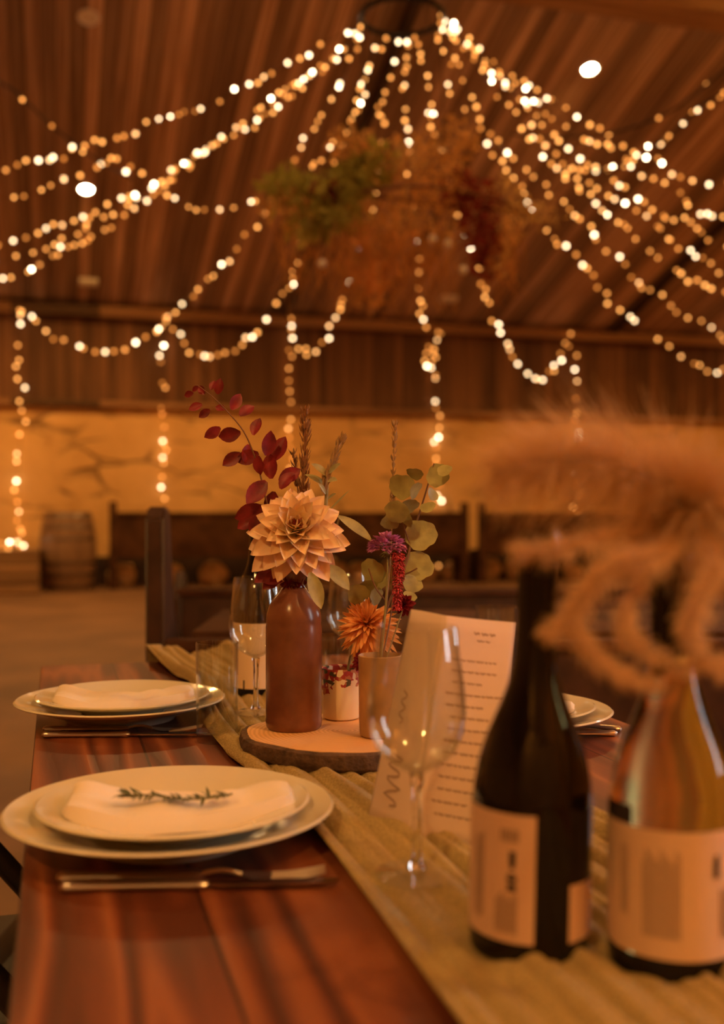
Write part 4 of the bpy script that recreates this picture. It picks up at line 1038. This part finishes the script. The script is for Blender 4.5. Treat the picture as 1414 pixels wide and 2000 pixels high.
def string(label, pts3, pxlen, spacing=23, jit=6, wire_r=.0025, skip=(), cable=False, group='warm fairy light strings'):
    t = thing('string_lights', label, 'string lights', pts3[0], 0, group)
    n = max(16, int(pxlen/12)); sp = smooth_pts(pts3, n)
    obj('wire', shift(tube(sp, wire_r, 5), t), m_wire, t)
    nb = max(3, int(pxlen/spacing)); base = Vector(t.location)
    for k in range(min(nb, 99)):
        u = (k+.5+random.uniform(-.33, .33))/nb; i = min(n-1, int(u*n)); p = sp[i].lerp(sp[i+1], u*n-i)
        d = (p-CAM).dot(F); j = jit/FPX*d
        p = p+R*random.uniform(-j, j)+U*random.uniform(-j, j)*.8+F*random.uniform(-j, j)
        if p.y > EAVE_Y-.03 and p.z < EAVE_Z-.2: p.y = EAVE_Y-.03
        o = bpy.data.objects.new('bulb', BM_NEAR if d < 9 else (BM_MID if d < 12.5 else BM_FAR)); C.objects.link(o); o.parent = t; o.location = p-base
    return t
def pxs(pts, d0, d1, power=1.0):
    seg = [0]
    for a, b in zip(pts, pts[1:]): seg.append(seg[-1]+math.hypot(b[0]-a[0], b[1]-a[1]))
    return [P(x, y, d0+(d1-d0)*(s/seg[-1])**power) for (x, y), s in zip(pts, seg)], seg[-1]
def dwall(px): return (EAVE_Y-.22)/(cos(A)-(px-707)/FPX*sin(A))
def S_(label, pts, d1=None, **kw):
    d1 = d1 or dwall(pts[-1][0]); p3, L = pxs(pts, HUB_D, d1, kw.pop('power', 1.0)); return string(label, p3, L, **kw)
# towards the left, out of the frame
S_('light string running left from the hoop, uppermost on the left', [(712, 45), (633, 85), (567, 125), (520, 150), (470, 170), (395, 212), (345, 220), (300, 240), (240, 268), (190, 275), (145, 290), (115, 310), (70, 315), (10, 330), (-70, 345)], 10.5)
S_('light string in the bright left sweep, second from the top', [(708, 55), (620, 140), (545, 185), (495, 225), (430, 278), (375, 305), (335, 335), (270, 378), (205, 402), (140, 437), (90, 447), (20, 475), (-60, 495)], 11.0)
S_('light string in the bright left sweep, just above the lowest', [(708, 62), (640, 122), (590, 157), (550, 182), (510, 235), (440, 268), (390, 297), (340, 342), (280, 376), (235, 405), (170, 445), (120, 472), (45, 497), (-60, 535)], 12.0)
S_('light string in the bright left sweep, lowest of the four', [(712, 66), (600, 165), (540, 212), (480, 247), (395, 302), (330, 362), (265, 408), (195, 455), (160, 475), (120, 490), (70, 520), (5, 550), (-70, 590)], 12.5)
S_('light string curving left past the hanging flowers to a low dip', [(735, 62), (712, 150), (705, 190), (690, 238), (657, 278), (632, 312), (600, 330), (565, 352), (540, 383), (487, 398), (440, 405), (378, 405), (345, 388), (310, 368), (268, 330), (221, 306)], 9.5)
# towards the back wall
S_('light string swagging from the hoop to the leftmost wall drop', [(706, 68), (682, 128), (652, 190), (616, 245), (590, 282), (555, 345), (515, 420), (467, 475), (430, 530), (392, 556), (350, 598), (300, 650), (250, 680), (200, 688), (150, 672), (100, 655), (60, 622), (40, 602)])
S_('light string swagging from the hoop to the second wall drop', [(760, 68), (722, 125), (705, 190), (690, 235), (660, 300), (600, 440), (578, 515), (570, 550), (545, 577), (505, 640), (480, 665), (450, 690), (410, 698), (375, 685), (348, 650), (325, 618)])
S_('light string swagging from the hoop to the third wall drop', [(778, 68), (756, 165), (742, 210), (745, 255), (730, 380), (700, 480), (670, 580), (655, 615), (632, 672), (605, 692), (578, 668), (563, 612)])
S_('light string falling almost straight to the fourth wall drop', [(798, 68), (795, 120), (790, 165), (793, 235), (796, 300), (805, 400), (817, 520), (820, 590), (825, 630), (833, 690), (838, 718), (850, 690), (855, 640)], spacing=21)
S_('light string swagging deep to the fifth wall drop', [(812, 68), (826, 120), (840, 205), (845, 240), (862, 302), (880, 370), (905, 460), (935, 535), (955, 595), (980, 655), (1010, 705), (1045, 738), (1075, 725), (1100, 690), (1118, 655)], spacing=18)
# towards the right
S_('light string to the right, nearest the hanging flowers, with the lowest dip', [(845, 62), (880, 120), (878, 175), (925, 240), (962, 295), (985, 330), (1012, 362), (1030, 400), (1058, 437), (1085, 470), (1118, 490), (1140, 520), (1165, 550), (1190, 590), (1220, 612), (1280, 658), (1335, 700), (1370, 716), (1400, 727), (1440, 700), (1470, 672)])
S_('light string to the right, second from the hanging flowers', [(852, 60), (900, 140), (924, 210), (957, 262), (1000, 306), (1050, 352), (1092, 395), (1133, 425), (1160, 460), (1200, 500), (1238, 545), (1270, 567), (1320, 605), (1375, 632), (1414, 660), (1470, 680)])
S_('light string to the right, third from the hanging flowers', [(856, 50), (905, 95), (955, 160), (1000, 215), (1045, 280), (1090, 335), (1135, 372), (1165, 400), (1205, 435), (1240, 460), (1298, 515), (1350, 545), (1390, 562), (1450, 580)], 13.5)
S_('light string to the right, fourth from the hanging flowers', [(860, 45), (930, 108), (985, 165), (1030, 220), (1075, 290), (1115, 338), (1165, 368), (1220, 397), (1280, 437), (1310, 470), (1355, 495), (1395, 525), (1460, 565)], 13)
S_('light string to the right, fifth from the hanging flowers', [(862, 35), (915, 90), (985, 160), (1040, 215), (1085, 270), (1140, 320), (1200, 352), (1250, 390), (1300, 420), (1345, 432), (1382, 463), (1450, 500)], 12)
S_('light string to the right, highest of the right fan', [(862, 30), (900, 60), (960, 122), (1010, 150), (1060, 182), (1105, 215), (1165, 250), (1222, 295), (1284, 318), (1335, 345), (1408, 358), (1470, 372)], 11)
S_('light string to the right, just under the highest', [(860, 40), (920, 95), (985, 150), (1040, 190), (1090, 235), (1150, 280), (1200, 292), (1250, 338), (1320, 372), (1360, 412), (1408, 425), (1470, 450)], 11.5)
# near festoon cables
p3, L = pxs([(-60, 120), (0, 160), (40, 187), (95, 240), (155, 288), (200, 318), (260, 350)], 6.2, 9.3); string('dark cable with few bulbs slanting down at the upper left', p3, L, spacing=52, jit=14, wire_r=.009, group='dark festoon cables')
p3, L = pxs([(-60, 395), (0, 386), (40, 384), (80, 373), (119, 350), (170, 339), (200, 318), (221, 306)], 8.5, 9.3); string('short light string at the left edge below the dark cable', p3, L, spacing=26, jit=3)
p3, L = pxs([(1480, 130), (1404, 186), (1360, 215), (1310, 262), (1265, 295), (1228, 318), (1187, 331), (1140, 328), (1098, 335)], 7.2, 9.5); string('dark cable with bright bulbs at the upper right', p3, L, spacing=19, jit=9, wire_r=.009, group='dark festoon cables')
p3, L = pxs([(1480, 95), (1414, 138), (1350, 190), (1290, 228), (1200, 258), (1090, 268), (1000, 262)], 7.2, 9.5); string('upper dark cable with hardly any bulbs at the right', p3, L, spacing=300, jit=4, wire_r=.009, group='dark festoon cables')
# drops on the back wall
def drop(label, pts, sp_=24):
    p3 = [onY(x, y, EAVE_Y-.20 if y < 640 else EAVE_Y-.09) for x, y in pts]
    L = sum(math.hypot(b[0]-a[0], b[1]-a[1]) for a, b in zip(pts, pts[1:])); return string(label, p3, L, spacing=sp_, jit=7, group='light strings hanging on the stone wall')
drop('leftmost hanging light drop, above the crate', [(40, 602), (38, 690), (40, 760), (42, 830), (36, 930), (40, 1000), (43, 1050)], 22)
drop('second hanging light drop, right of the barrel', [(325, 612), (314, 700), (320, 830), (318, 900), (320, 985)], 18)
drop('third hanging light drop, behind the red leaves', [(563, 610), (568, 680), (564, 760), (568, 860), (562, 935)], 19)
drop('fourth hanging light drop, behind the round olive leaves', [(855, 640), (850, 720), (857, 800), (852, 850), (855, 910), (860, 985), (860, 1040), (861, 1112)], 20)
drop('fifth hanging light drop, behind the pale plume', [(1118, 655), (1125, 760), (1125, 840), (1122, 900), (1125, 950), (1121, 1005)], 18)
# heap on the crate
rr = random.Random(11); pts = [Vector((cp.x+.12+rr.uniform(-.2, .2), cp.y+rr.uniform(-.2, .2), .585+rr.uniform(0, .10))) for k in range(12)]
string('tangled heap of glowing lights on top of the wooden crate', pts, 300, spacing=30, jit=3, group='light strings hanging on the stone wall')
